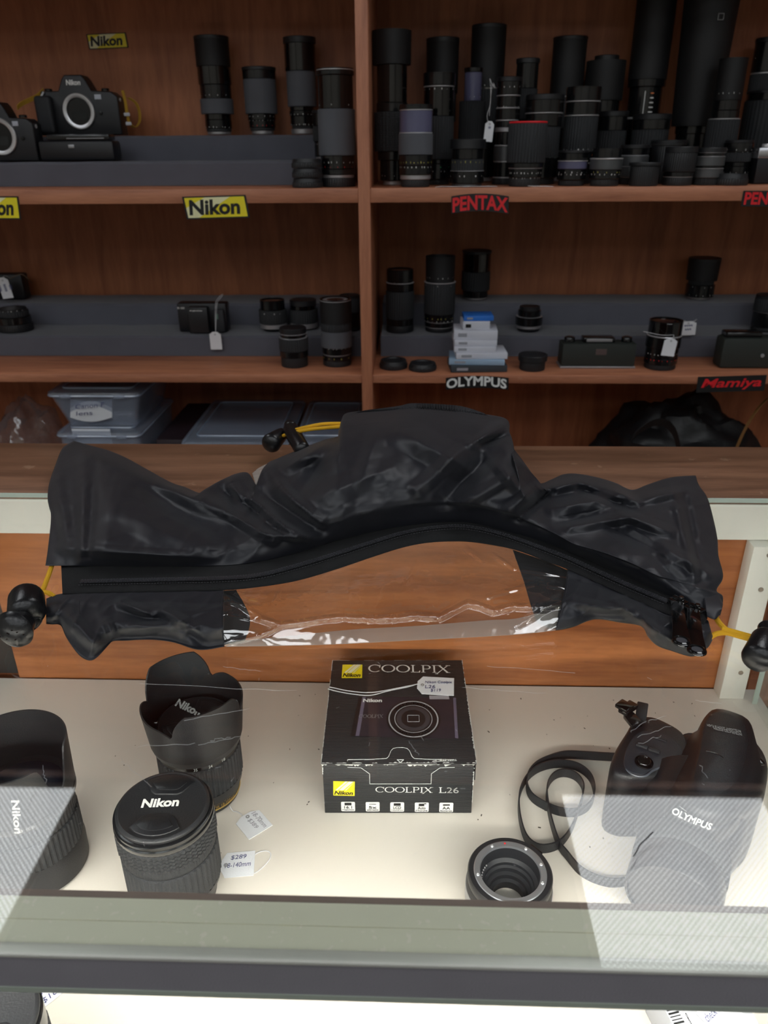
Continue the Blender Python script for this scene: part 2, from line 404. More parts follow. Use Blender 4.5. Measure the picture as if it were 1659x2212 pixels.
obj('ledge_facing', box2(CL, CR, GB-.0004, GB+.0010, -.0455, -.0065), CREAM, **W)
obj('cabinet_back', box2(CL, CR, .7135, .8325, FZ, -.022), wood('cabinet_wood', (110, 62, 36), (150, 92, 58), .4), **W)
RAILM = M('green_grey_rail', (205, 204, 184), .38, var=.06, vs=8, bump=.15, bs=90)
def railmat():
    nt = RAILM.node_tree; b = nt.nodes['Principled BSDF']; L = nt.links.new; old = b.inputs['Base Color'].links[0].from_socket
    tc = _n(nt, 'ShaderNodeTexCoord'); n = _n(nt, 'ShaderNodeTexNoise'); n.inputs['Scale'].default_value = 260; n.inputs['Detail'].default_value = 6; L(tc.outputs['Object'], n.inputs['Vector'])
    n2 = _n(nt, 'ShaderNodeTexNoise'); n2.inputs['Scale'].default_value = 9; L(tc.outputs['Object'], n2.inputs['Vector'])
    sx = _n(nt, 'ShaderNodeSeparateXYZ'); L(tc.outputs['Object'], sx.inputs[0])
    gx = _n(nt, 'ShaderNodeMapRange'); gx.inputs[1].default_value = .085; gx.inputs[2].default_value = .13; L(sx.outputs['X'], gx.inputs[0])
    a = _n(nt, 'ShaderNodeMath', operation='MULTIPLY_ADD'); L(n2.outputs['Fac'], a.inputs[0]); a.inputs[1].default_value = .35; L(n.outputs['Fac'], a.inputs[2])
    c = _n(nt, 'ShaderNodeMath', operation='MULTIPLY_ADD'); L(gx.outputs[0], c.inputs[0]); c.inputs[1].default_value = .12; L(a.outputs[0], c.inputs[2])
    r = _n(nt, 'ShaderNodeValToRGB'); r.color_ramp.elements[0].position = .80; r.color_ramp.elements[1].position = .83; L(c.outputs[0], r.inputs[0])
    mx = _n(nt, 'ShaderNodeMix', data_type='RGBA'); L(r.outputs[0], mx.inputs[0]); L(old, mx.inputs[6]); mx.inputs[7].default_value = (*srgb((215, 210, 195)), 1); L(mx.outputs[2], b.inputs['Base Color'])
railmat()
rail = obj('front_rail', join(box2(CL, CR, .2185, .2305, -.031, -.0062), box2(CL, CR, .2309, .2425, -.012, -.0062)), RAILM, **W)
obj('rail_lip', box2(CL, CR, .2427, .2462, -.031, -.0062), M('brown_grey_lip', (122, 106, 98), .5), **W)
obj('nosing', box2(CL, CR, .2122, .2183, -.0066, -.0046, .0003), M('aluminium', (196, 196, 188), .4, metal=.3, bump=.1), **W)
obj('rail_face', box2(CL, CR, .2134, .2183, -.0285, -.0067), M('dark_rail_insert', (124, 121, 127), .5, bump=.2, bs=900), **W)
obj('rail_foot', box2(CL, CR, .2130, .2183, -.0320, -.0286), M('rail_foot_paint', (150, 158, 146), .4), **W)
obj('glass_channel', box2(CL, CR, .2185, .2300, -.0345, -.0312), M('channel', (225, 225, 215), .4), **W)
def scratches():
    R = random.Random(3); gs = []
    base = [((1000,1485),(1180,1498)), ((640,1492),(300,1478)), ((1360,1580),(1395,1560)), ((1375,1592),(1450,1568)), ((1380,1606),(1430,1588)), ((1400,1560),(1440,1545)),
            ((1512,1652),(1528,1682)), ((300,1612),(420,1606)), ((430,1608),(520,1590)), ((400,1555),(540,1530)), ((455,1600),(500,1592)), ((1440,1815),(1368,1850)),
            ((92,1655),(98,1690)), ((60,1750),(76,1710)), ((1560,1520),(1500,1512)), ((480,1440),(560,1450)), ((1050,1440),(1240,1452)), ((1580,1750),(1620,1735)), ((260,1640),(330,1700)), ((880,1600),(905,1632))]
    for a, b in base:
        pa, pb = atz(*a, .0002), atz(*b, .0002); n = 9; P = []
        for i in range(n):
            p = pa.lerp(pb, i/(n-1)); p.x += R.uniform(-1, 1)*.0009; p.y += R.uniform(-1, 1)*.0009; P.append(p)
        gs.append(tube(P, .00008, 4))
    for i in range(60):
        x, y = R.uniform(20, 1640), R.uniform(1180, 1900); p = atz(x, y, .0002); a = R.uniform(0, PI); l = R.uniform(.0003, .0035)
        gs.append(tube([p, p+Vector((math.cos(a)*l, math.sin(a)*l, 0))], .00007, 4))
    return join(*gs)
dp = [Vector(atz(*q, .0002)) for q in ((1368, 1850), (1376, 1838), (1381, 1826), (1389, 1818), (1398, 1810), (1404, 1803), (1411, 1797))]
obj('dark_scratch', tube(dp, .00028, 4), M('dark_scratch', (40, 40, 40), .6), **W)
obj('glass_scratches', scratches(), M('scratch_white', (190, 190, 190), .6), kind='stuff', **W)
lamp = obj('strip_lamp', xf(lathe([(0, 0), (.007, 0), (.007, .9), (0, .9)], 20), T(-.53, .2355, -.0300) @ RY(PI/2)), M('lamp_tube', (255, 252, 244), .5, emit=TUBE_E, var=0), **W)

# dust specks lying on the deck
dk = []
R_ = random.Random(5)
for i in range(70):
    x = R_.uniform(-.3, .32); y = R_.uniform(.45, .68); s = R_.uniform(.0003, .0011)
    dk.append(xf(box(s*R_.uniform(1, 3), s, .0003), T(x, y, FLZ+.0003) @ RZ(R_.uniform(0, 3))))
tag(obj('dust_specks', join(*dk), M('dust', (92, 84, 72), .9), kind='stuff'), 'dark specks of dust scattered over the pale deck', 'dust')

# ================================================================== the wooden shelf unit behind
SY = 1.50; BY = 1.895
SHW = wood('shelf_wood', (150, 90, 64), (196, 130, 96), .5, 'X', 3.5, .1, .1, .12)
SHV = wood('shelf_wood_upright', (150, 90, 64), (196, 130, 96), .5, 'Z', 3.5, .1, .1, .1)
BKW = wood('shelf_back_wood', (142, 82, 50), (180, 112, 72), .55, 'Z', 3.0, .05, .08)
unit = thing('shelf_unit', 'brown wooden shelf unit with a central upright behind the counter', 'shelf unit', (0, 1.7, FZ))
U = dict(parent=unit, world=True)
Z1, Z2, Z3 = .251, -.096, -.47
for z, th in ((Z1, .0245), (Z2, .0165), (Z3, .022), (.66, .025), (-.90, .022)):
    for x0, x1 in ((-1.35, -.0957), (-.0733, 1.35)):
        obj('shelf_board', box2(x0, x1, SY, BY, z-th, z, .0012), SHW, **U)
obj('centre_upright', box2(-.0955, -.0735, SY-.002, BY, FZ, 1.17, .0012), SHV, **U)
obj('end_panel', box2(-1.372, -1.3505, SY, BY, FZ, 1.17), SHV, **U)
obj('end_panel', box2(1.3505, 1.372, SY, BY, FZ, 1.17), SHV, **U)
obj('top_board', box2(-1.372, 1.372, SY, BY, 1.1705, 1.19), SHW, **U)
obj('back_board', box2(-1.372, 1.372, BY+.0003, BY+.008, FZ, 1.17), BKW, **U)
FOAM = M('grey_felt', (96, 97, 107), .95, bump=.7, bs=1500, sheen=.2)
def riser(x0, x1, z, label):
    n = 40; V, Fc = [], []
    prof = [(1.653, 0), (1.652, .040), (1.656, .0445), (1.768, .0445), (1.770, .088), (1.775, .0925), (1.888, .0925), (1.888, 0)]
    for i in range(n+1):
        x = x0+(x1-x0)*i/n
        for y, zz in prof:
            wv = .0015*math.sin(i*1.3+y*40)*(1 if zz > 0 else 0)
            V.append(Vector((x, y+wv, z+.0005+zz+wv*.25)))
    m = len(prof)
    for i in range(n):
        for k in range(m): Fc.append((i*m+k, i*m+(k+1) % m, (i+1)*m+(k+1) % m, (i+1)*m+k))
    Fc += [tuple(range(m)), tuple(n*m+k for k in range(m))[::-1]]
    o = obj('display_riser', (V, Fc), FOAM, smooth=30); tag(o, label, 'display riser', 'felt covered display steps')
riser(-1.30, -.135, Z1, 'grey felt two-step riser on the top left shelf')
riser(-1.30, -.100, Z2, 'grey felt two-step riser on the middle left shelf')
riser(-.062, 1.30, Z2, 'grey felt two-step riser on the middle right shelf')

# ------------------------------------------------------------------ paper signs stuck on the shelves
def sign(corners, word, bgm, txm, label, Y, bold=.03, tx=None, arch=0, holder=None, shear=0, poly=None):
    """corners px: bl, br, tl"""
    bl, br, tl = (aty(*c, Y) for c in corners); X, Yv = br-bl, tl-bl
    t = thing('brand_sign', label, 'sign', tuple(bl+X/2), group='brand signs on the shelf unit')
    N = X.cross(Yv).normalized(); th = .0006
    pl = poly or [(0, 0), (1, 0), (1, 1), (0, 1)]
    V = [bl+X*a+Yv*b+N*s for s in (0, th) for a, b in pl]; n = len(pl)
    Fc = [tuple(range(n))[::-1], tuple(range(n, 2*n))]+[(k, (k+1) % n, n+(k+1) % n, n+k) for k in range(n)]
    obj('sign_card', (V, Fc), bgm, t, world=True, smooth=0)
    if tx:
        a0, b0, a1, b1 = tx
        obj('lettering', write(word, bl+X*a0+Yv*b0, bl+X*a1+Yv*b0, bl+X*(a0+shear)+Yv*b1, bold, th+.0002, arch=arch), txm, t, world=True, smooth=0)
    return t, bl, X, Yv, N
FY = SY-.0012
def nikon_card(c, label, Y, dull=False):
    t, bl, X, Yv, N = sign(c, 'Nikon', SGNB, SGNB, label, Y, .03)
    P = lambda a, b, l: bl+X*a+Yv*b+N*l
    obj('yellow_ground', ([P(.03, .06, .0009), P(.97, .06, .0009), P(.97, .94, .0009), P(.03, .94, .0009)], [(0, 1, 2, 3)]), YEL, t, world=True, smooth=0)
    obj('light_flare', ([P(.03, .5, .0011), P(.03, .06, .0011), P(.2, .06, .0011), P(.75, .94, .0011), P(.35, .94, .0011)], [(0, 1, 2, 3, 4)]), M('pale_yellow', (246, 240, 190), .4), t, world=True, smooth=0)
    obj('lettering', write('Nikon', P(.06, .17, 0), P(.86, .17, 0), P(.1, .85, 0), .035, .0013), SGNB, t, world=True, smooth=0)
nikon_card(((404, 474), (540, 470), (393, 425)), 'yellow card with bold black lettering under the top shelf near the upright', FY)
nikon_card(((-60, 474), (46, 474), (-68, 424)), 'yellow card under the top shelf, cut off by the left edge of the photo', FY)
nikon_card(((193, 107), (278, 103), (186, 74)), 'small yellow card stuck high on the back board above the film cameras', BY-.001)
ap = [(0, 0)]+[(k/10, .14*(1-(2*k/10-1)**2)) for k in range(1, 10)]+[(1, 0), (1, .86)]+[(1-k/10, .86+.14*(1-(2*k/10-1)**2)) for k in range(1, 10)]+[(0, .86)]
sign(((975, 462), (1098, 462), (975, 418)), 'PENTAX', SGNB, RED, 'arched black sign with red capitals under the crowded lens shelf', FY, .032, (.02, .06, .99, .78), .2, poly=ap)
sign(((1600, 446), (1722, 446), (1606, 412)), 'PENTAX', SGNB, RED, 'red lettered sign under the lens shelf, cut off by the right edge', FY, .032, (.04, .12, .97, .92))
sign(((963, 842), (1098, 842), (963, 812)), 'OLYMPUS', SGNB, WHT, 'arched sign with white capitals below the stack of small boxes', FY, .03, (.01, .05, .97, .75), .35, poly=ap)
sign(((1503, 848), (1650, 844), (1508, 814)), 'Mamiya', SGNB, RED, 'black sign with slanted red lettering under the middle right shelf', FY, .02, (.05, .12, .92, .86), shear=.06)

# ================================================================== the rain cover lying on the glass
def P3(px, py, h): return atz(px, py, h)
cov = thing('camera_rain_cover', 'black nylon camera rain cover with clear window and curved zipper lying on the glass counter', 'rain cover', (0, .6, 0))
CW = dict(parent=cov, world=True)
def cloth_mat(name, c1, c2, rough):
    m = M(name, c1, rough, sheen=.06, var=.15, vs=12, spec=.5); nt = m.node_tree; b = nt.nodes['Principled BSDF']; L = nt.links.new
    tc = _n(nt, 'ShaderNodeTexCoord'); n1 = _n(nt, 'ShaderNodeTexNoise'); n1.inputs['Scale'].default_value = 26; n1.inputs['Detail'].default_value = 5; n1.inputs['Distortion'].default_value = .6
    n2 = _n(nt, 'ShaderNodeTexWave'); n2.inputs['Scale'].default_value = 900; n2.inputs['Distortion'].default_value = 1
    L(tc.outputs['Object'], n1.inputs[0]); L(tc.outputs['Object'], n2.inputs[0])
    b1 = _n(nt, 'ShaderNodeBump'); b1.inputs['Strength'].default_value = .12; b1.inputs['Distance'].default_value = .0035; L(n1.outputs['Fac'], b1.inputs['Height'])
    b2 = _n(nt, 'ShaderNodeBump'); b2.inputs['Strength'].default_value = .12; b2.inputs['Distance'].default_value = .0003; L(n2.outputs['Fac'], b2.inputs['Height']); L(b1.outputs[0], b2.inputs['Normal'])
    L(b2.outputs[0], b.inputs['Normal']); return m
NYL = cloth_mat('black_nylon', (25, 26, 33), 0, .44)
NYL.node_tree.nodes['Principled BSDF'].inputs['Sheen Roughness'].default_value = .5
TAPE = M('zipper_tape', (17, 17, 19), .85, bump=.9, bs=2500)
TEETH = M('zipper_coil', (66, 66, 70), .22, coat=.5)
VIN = clear('clear_vinyl', (.97, .965, .95), .21, rough=.06, haze=.025, hcol=(.75, .7, .62), bump=.5, bs=26)
VIN2 = clear('clear_vinyl_fold', (.95, .94, .92), .09, rough=.08, haze=.42, hcol=(.85, .82, .76), bump=.5, bs=30)
CORD = M('yellow_cord', (236, 178, 24), .7, bump=.7, bs=2600)
def poly2(pts, n, k=True):
    return crv([(p[0], p[1], 0) for p in pts], n) if k else resample([(p[0], p[1], 0) for p in pts], n)
def ridges(x, y, RL):
    h = 0
    for x0, y0, x1, y1, w_, a in RL:
        dx, dy = x1-x0, y1-y0; L2 = dx*dx+dy*dy; t = ((x-x0)*dx+(y-y0)*dy)/L2
        if t < -.35 or t > 1.35: continue
        tt = max(0, min(1, t)); d = math.hypot(x-x0-dx*tt, (y-y0-dy*tt))
        if d > 2.6*w_: continue
        fall = 1 if 0 <= t <= 1 else max(0, 1-abs(t-tt)*3)
        h += a*fall*(.35*math.exp(-(d/w_)**2)+.65*max(0, 1-d/(w_*1.25)))*(math.sin(PI*max(.12, min(.88, (t+.1)/1.2)))**.7)
    return h
def patch(bot, top, left, right, nu, nv, hf, z0=.0008, sheet=True, smoothc=(1, 1, 1, 1)):
    """cloth stretched between four edge curves (pixel outline carried onto the counter), heights from hf; with its underside"""
    B, Tp = poly2(bot, nu, smoothc[0]), poly2(top, nu, smoothc[1]); Lf, Rt = poly2(left, nv, smoothc[2]), poly2(right, nv, smoothc[3])
    V, Fc = [], []
    for j in range(nv):
        v = j/(nv-1)
        for i in range(nu):
            u = i/(nu-1)
            q = B[i]*(1-v)+Tp[i]*v+Lf[j]*(1-u)+Rt[j]*u-(B[0]*((1-u)*(1-v))+B[-1]*(u*(1-v))+Tp[0]*((1-u)*v)+Tp[-1]*(u*v))
            V.append(P3(q.x, q.y, max(z0+.0008, hf(q.x, q.y, u, v))))
    for j in range(nv-1):
        for i in range(nu-1): a = j*nu+i; Fc.append((a, a+1, a+nu+1, a+nu))
    if sheet:
        loop = [i for i in range(nu)]+[j*nu+nu-1 for j in range(1, nv)]+[(nv-1)*nu+i for i in range(nu-2, -1, -1)]+[j*nu for j in range(nv-2, 0, -1)]
        o = len(V); low = []
        for idx, p in enumerate(V):
            wv = sm(.15, .8, idx//nu/(nv-1)); zz = min(p.z-.0004, z0); d = (p-CAM); q = CAM+d*((zz-CAM.z)/d.z)
            low.append(Vector((q.x+(p.x-q.x)*wv, q.y+(p.y-q.y)*wv, zz)))
        V += low
        Fc += [tuple(i+o for i in f)[::-1] for f in Fc[:]]
        n = len(loop)
        for k in range(n): a, b = loop[k], loop[(k+1) % n]; Fc.append((b, a, a+o, b+o))
    return V, Fc
def sm(e0, e1, x):
    t = max(0, min(1, (x-e0)/(e1-e0))); return t*t*(3-2*t)
def nz(x, y, f, s=0):
    return noise.noise(Vector((x*f+s, y*f*1.2, s*.7)))
def crease(x, y, s=0):
    # long crossing creases, two directions
    a = 1-abs(nz(x*.8+y*.6, y*.35-x*.3, .021, s))*2.2; b = 1-abs(nz(x*.35-y*.3, y*.9+x*.5, .016, s+9))*2.2
    return max(0, a)**3*.6+max(0, b)**3*.5

ZU = [(98, 1222), (200, 1223), (320, 1224), (480, 1222), (560, 1213), (640, 1195), (720, 1170), (800, 1150), (850, 1140), (900, 1133), (960, 1128), (1020, 1130), (1080, 1145), (1150, 1163), (1220, 1188), (1300, 1222), (1370, 1252), (1420, 1277), (1470, 1297), (1520, 1318), (1556, 1330)]
ZL = [(135, 1284), (200, 1281), (300, 1279), (480, 1275), (560, 1268), (640, 1255), (720, 1232), (800, 1205), (870, 1183), (930, 1172), (1000, 1170), (1060, 1177), (1120, 1190), (1180, 1213), (1225, 1230), (1300, 1263), (1370, 1295), (1420, 1318), (1470, 1336), (1520, 1352)]
TOPC = [(160, 952), (195, 962), (235, 973), (275, 990), (320, 1015), (370, 1042), (400, 1052), (435, 1065), (460, 1050), (485, 1034), (510, 1023), (535, 1021), (551, 1044), (562, 1060), (568, 1030), (577, 1002), (600, 990), (650, 969), (700, 950), (733, 940), (737, 915), (745, 894), (780, 888), (830, 885), (890, 880), (950, 883), (1010, 890), (1050, 895), (1090, 903), (1101, 918), (1096, 936), (1090, 948), (1106, 965), (1122, 985), (1142, 1012), (1164, 1043), (1190, 1036), (1215, 1025), (1245, 1023), (1290, 1031), (1330, 1043), (1365, 1058), (1400, 1046), (1450, 1031), (1503, 1027)]
LEFT = [(98, 1222), (104, 1180), (110, 1115), (103, 1080), (106, 1045), (120, 1003), (135, 968), (160, 952)]
RIGHT = [(1556, 1330), (1562, 1290), (1548, 1275), (1562, 1245), (1552, 1200), (1550, 1165), (1541, 1120), (1528, 1075), (1510, 1048), (1503, 1027)]
RU = [  # x0 y0 x1 y1 width height : folds of the upper cloth
    (180, 965, 175, 1215, 12, .0022), (208, 985, 190, 1200, 9, -.0016), (120, 1015, 150, 1200, 16, .003),
    (345, 1040, 480, 1110, 20, .005), (300, 1050, 470, 1150, 20, -.003), (440, 1075, 590, 1165, 15, .006), (480, 1060, 560, 1110, 12, -.006), (500, 1040, 530, 1100, 13, .007),
    (540, 1075, 640, 1160, 11, .0055), (565, 1065, 700, 1150, 14, -.005), (600, 1050, 690, 1130, 16, .005), (560, 1150, 660, 1165, 8, .0035), (600, 1128, 690, 1175, 9, .003),
    (130, 1185, 470, 1208, 13, .0026), (250, 1100, 420, 1180, 30, .003),
    (620, 1010, 700, 960, 16, .006), (650, 1060, 700, 985, 18, -.005), (580, 1010, 640, 1090, 14, .004),
    (860, 930, 1010, 1010, 30, .007), (900, 1060, 1010, 960, 18, .006), (960, 1080, 1060, 980, 22, -.008), (1020, 960, 1100, 905, 12, .006), (1040, 960, 1095, 940, 9, -.007), (1060, 985, 1140, 1080, 16, .005),
    (1000, 1090, 1120, 1020, 14, .004), (1090, 1110, 1160, 1050, 14, .006), (1120, 1120, 1190, 1060, 10, -.005),
    (1170, 1060, 1260, 1040, 14, .006), (1190, 1100, 1330, 1075, 16, .006), (1200, 1130, 1300, 1110, 10, -.003), (1250, 1055, 1340, 1090, 10, -.005), (1330, 1060, 1380, 1090, 12, .004), (1230, 1140, 1400, 1110, 13, .004),
    (1340, 1110, 1450, 1150, 13, .005), (1300, 1130, 1420, 1190, 14, -.003), (1380, 1080, 1480, 1060, 12, .004), (1450, 1050, 1500, 1250, 10, .003), (1475, 1045, 1515, 1240, 8, -.0025), (1430, 1180, 1530, 1240, 14, .004), (1400, 1190, 1500, 1290, 14, -.003), (1240, 1180, 1500, 1300, 16, .0025),
    (700, 1070, 850, 1010, 26, .003), (740, 1120, 900, 1090, 22, .002), (780, 1040, 820, 920, 20, .003)]
def h_up(x, y, u, v):
    barrel = sm(560, 780, x)*(1-sm(1090, 1190, x))
    ht = .012+.040*barrel+.010*(1-sm(160, 420, x))+.006*sm(1380, 1480, x)
    hb = .0105; hl = .013; hr = .010
    edge = min(1, (u*14))*min(1, (1-u)*14)
    base = (hb*(1-v)+ht*v)*edge+(1-edge)*(hl if u < .5 else hr)
    bul = (min(1, 4.2*v)*min(1, (1-v)*(7-4*barrel)))
    bul = math.sin(PI/2*bul)*math.sin(PI/2*min(1, u*9))*math.sin(PI/2*min(1, (1-u)*9))
    amp = .015+.012*barrel*sm(0, .5, v)+.006*(1-sm(200, 400, x))+.004*sm(1200, 1400, x)
    amp *= 1-.45*math.exp(-((x-500)/70)**2)
    f = ridges(x, y, RU)*(1.5-.35*barrel)*min(1, v*7)*min(1, (1-v)*12+.15)
    n = (crease(x*.7, y*.7)*.0022*(.4+.5*sm(380, 480, x)*(1-.9*barrel)-.25*barrel)+nz(x, y, .012, 3)*.003+nz(x, y, .045, 5)*.0005)*min(1, v*6)*min(1, (1-v)*9+.05)
    return base+amp*bul+f+n
obj('upper_sleeve', patch(ZU, TOPC, LEFT, RIGHT, 330, 110, h_up), NYL, smooth=180, **CW)
# gathered elastic collar at the far end of the lens sleeve
COLB = [(760, 893), (830, 888), (890, 884), (950, 886), (1010, 892), (1055, 899)]
COLT = [(790, 886), (860, 877), (890, 871), (950, 873), (1000, 878), (1045, 892)]
def h_col(x, y, u, v): return .052+.002*math.sin(x*1.1)*(1 if 900 < x < 985 else .25)+.002*math.sin(PI*v)
obj('elastic_collar', patch(COLB, COLT, [COLB[0], COLT[0]], [COLB[-1], COLT[-1]], 200, 8, h_col, z0=.045), M('elastic_band', (32, 32, 36), .8, bump=.5, bs=1500), smooth=180, **CW)

# zipper: tape, coil and the two stitched lines
def h_z(x, y, u, v): return .0095+.0022*math.sin(PI*v)+.0004*nz(x, y, .08)
ZU2 = [(132, 1222)]+[(x, y-6) for x, y in ZU[1:-1]]+[(1530, 1325)]
obj('zipper_tape', patch(ZL, ZU2, [(135, 1284), (132, 1222)], [(1520, 1352), (1530, 1325)], 260, 12, h_z, z0=.0048), TAPE, smooth=180, **CW)
TL = [(172, 1256), (300, 1253), (400, 1251), (480, 1249), (560, 1242), (640, 1222), (720, 1198), (800, 1172), (870, 1151), (930, 1140), (990, 1136), (1040, 1142), (1100, 1158), (1170, 1183), (1230, 1206), (1300, 1238), (1370, 1269), (1445, 1300)]
cl = [P3(p.x, p.y, .0134) for p in poly2(TL, 420)]
gs = []
for i in range(1, 419):
    d = (cl[i+1]-cl[i-1]).normalized(); s = Vector((-d.y, d.x, 0))
    for sgn in (-1, 1):
        c = cl[i]+s*sgn*.0011
        m = Matrix.Translation(c) @ d.to_track_quat('X', 'Z').to_matrix().to_4x4()
        gs.append(xf(box(.0007, .0021, .0010), m))
obj('zipper_teeth', join(*gs), TEETH, smooth=0, **CW)
off = []
for o in (-.0040, .0040):
    P = [cl[i]+Vector((-(cl[min(419, i+1)]-cl[max(0, i-1)]).normalized().y, (cl[min(419, i+1)]-cl[max(0, i-1)]).normalized().x, 0))*o-Vector((0, 0, .0008)) for i in range(0, 420, 2)]
    for i in range(0, len(P)-1, 1): off.append(tube([P[i], P[i].lerp(P[i+1], .6)], .00028, 5))
obj('stitching', join(*off), M('black_thread', (45, 45, 50), .5), smooth=0, **CW)

# lower nylon panels
LB = [(100, 1348), (112, 1349), (131, 1351), (142, 1375), (162, 1405), (178, 1421), (196, 1427), (212, 1418), (235, 1393), (245, 1385), (272, 1384), (325, 1382), (375, 1388), (430, 1404), (485, 1397)]
RL2 = [(150, 1330, 210, 1400, 16, .005), (230, 1340, 250, 1385, 10, .005), (260, 1300, 330, 1330, 12, .006), (250, 1320, 400, 1350, 14, -.004), (340, 1310, 420, 1360, 14, .005), (400, 1360, 440, 1395, 12, -.004), (280, 1365, 400, 1340, 12, .004), (180, 1310, 470, 1310, 22, .002)]
def h_lo(x, y, u, v):
    e = math.sin(PI/2*min(1, v*3))
    return .0012+.008*v**.5*e+.008*math.sin(PI*min(1, v*1.3))*e*math.sin(PI*min(1, u*3+.1)/2)+ridges(x, y, RL2)*1.3*min(1, (1-v)*6)*min(1, v*4)+crease(x, y, 4)*.003*math.sin(PI*v)
obj('lower_left_panel', patch(LB, [(100, 1292), (140, 1280), (260, 1273), (380, 1271), (483, 1270)], [(100, 1348), (99, 1320), (100, 1293)], [(485, 1397), (482, 1340), (483, 1274)], 110, 50, h_lo), NYL, smooth=180, **CW)
RB = [(1200, 1362), (1215, 1360), (1240, 1354), (1285, 1338), (1340, 1345), (1385, 1353), (1400, 1376), (1420, 1395), (1450, 1406), (1490, 1418), (1508, 1414), (1530, 1398), (1541, 1378)]
RL3 = [(1240, 1300, 1330, 1320, 12, .005), (1260, 1330, 1390, 1330, 14, -.004), (1330, 1300, 1420, 1370, 14, .005), (1390, 1340, 1470, 1400, 12, .004), (1430, 1340, 1520, 1360, 10, .004)]
def h_lr(x, y, u, v): return .0012+.008*v**.5+.007*math.sin(PI*min(1, v*1.2))+ridges(x, y, RL3)*1.4*math.sin(PI*v)+crease(x, y, 7)*.003*math.sin(PI*v)
obj('lower_right_panel', patch(RB, [(1227, 1225), (1300, 1254), (1370, 1285), (1420, 1308), (1470, 1326), (1530, 1340)], [(1200, 1362), (1214, 1300), (1227, 1225)], [(1541, 1378), (1536, 1362), (1530, 1340)], 90, 45, h_lr), NYL, smooth=180, **CW)
obj('cuff_tab', patch([(1527, 1332), (1545, 1338), (1558, 1322)], [(1518, 1270), (1548, 1277), (1562, 1305)], [(1527, 1332), (1518, 1270)], [(1558, 1322), (1562, 1305)], 24, 14, lambda x, y, u, v: .013+.003*math.sin(PI*v), z0=.009), NYL, smooth=180, **CW)
# inner back layer of nylon seen through the window
obj('inner_left_layer', patch([(482, 1393), (510, 1391), (528, 1388)], [(480, 1276), (500, 1275), (510, 1274)], [(482, 1393), (480, 1276)], [(528, 1388), (540, 1335), (510, 1274)], 14, 24, lambda x, y, u, v: .0018+.001*nz(x, y, .05)), NYL, smooth=180, **CW)
obj('inner_right_layer', patch([(1160, 1345), (1185, 1357), (1204, 1358)], [(1108, 1188), (1170, 1209), (1228, 1232)], [(1160, 1345), (1148, 1312), (1130, 1250), (1108, 1188)], [(1204, 1358), (1228, 1232)], 30, 30, lambda x, y, u, v: .0018+.0012*nz(x, y, .04)), NYL, smooth=180, **CW)
# clear vinyl window
WB = [(485, 1396), (600, 1394), (700, 1392), (800, 1387), (900, 1382), (1000, 1377), (1100, 1371), (1200, 1361)]
WT = [(482, 1275), (560, 1268), (640, 1255), (720, 1232), (800, 1205), (870, 1183), (930, 1172), (1000, 1170), (1060, 1177), (1120, 1190), (1180, 1213), (1227, 1232)]
WR = []
wl = [(482, 1283), (520, 1306), (565, 1336), (600, 1350), (650, 1345), (700, 1337), (745, 1333), (800, 1337), (850, 1336), (900, 1330), (950, 1334), (985, 1316), (1010, 1303), (1040, 1310), (1065, 1321), (1110, 1310), (1150, 1312), (1215, 1306)]
for a, b in zip(wl, wl[1:]): WR.append((a[0], a[1], b[0], b[1], 8, .0052))
WR += [(485, 1300, 560, 1310, 6, .003), (486, 1390, 560, 1374, 5, .003), (560, 1374, 610, 1352, 5, .003), (490, 1330, 600, 1345, 5, .002), (590, 1305, 605, 1275, 4, .002), (1060, 1195, 1110, 1228, 5, .0035), (1110, 1228, 1225, 1245, 4, .003), (1185, 1265, 1225, 1270, 5, .003), (1000, 1180, 1040, 1208, 7, .004),
       (1120, 1350, 1205, 1300, 8, .003), (900, 1215, 880, 1260, 5, .0015), (700, 1240, 780, 1215, 4, .0015), (1050, 1290, 1160, 1260, 5, .001), (500, 1320, 480, 1330, 4, .002)]
def h_w(x, y, u, v):
    return .0032+.0052*v+.010*math.sin(PI*min(1, .06+v*1.15)/1.0 if v < .82 else PI*.999)*0+.011*math.sin(PI*min(.97, v*.92+.05))+ridges(x, y, WR)*.62+.0008*nz(x, y, .02, 2)*math.sin(PI*v)
win = obj('clear_window', patch(WB, WT, [(485, 1396), (482, 1340), (482, 1275)], [(1200, 1361), (1214, 1300), (1227, 1232)], 340, 90, h_w, sheet=False), VIN, smooth=180, **CW)
obj('window_fold', patch([(487, 1397), (700, 1393), (900, 1383), (1100, 1372), (1200, 1362)], [(520, 1384), (620, 1374), (760, 1360), (900, 1352), (1050, 1340), (1120, 1335), (1208, 1310)], [(487, 1397), (520, 1384)], [(1200, 1362), (1208, 1310)], 120, 12, lambda x, y, u, v: .0016+.0012*math.sin(PI*v)+.0006*nz(x, y, .04), sheet=False), VIN2, smooth=180, **CW)
obj('rear_window', patch([(545, 1022), (551, 1044), (556, 1060)], [(580, 1001), (584, 1012), (580, 1030)], [(545, 1022), (560, 1010), (580, 1001)], [(556, 1060), (566, 1045), (580, 1030)], 12, 10, lambda x, y, u, v: .006+.004*math.sin(PI*u), sheet=False), VIN2, smooth=180, **CW)
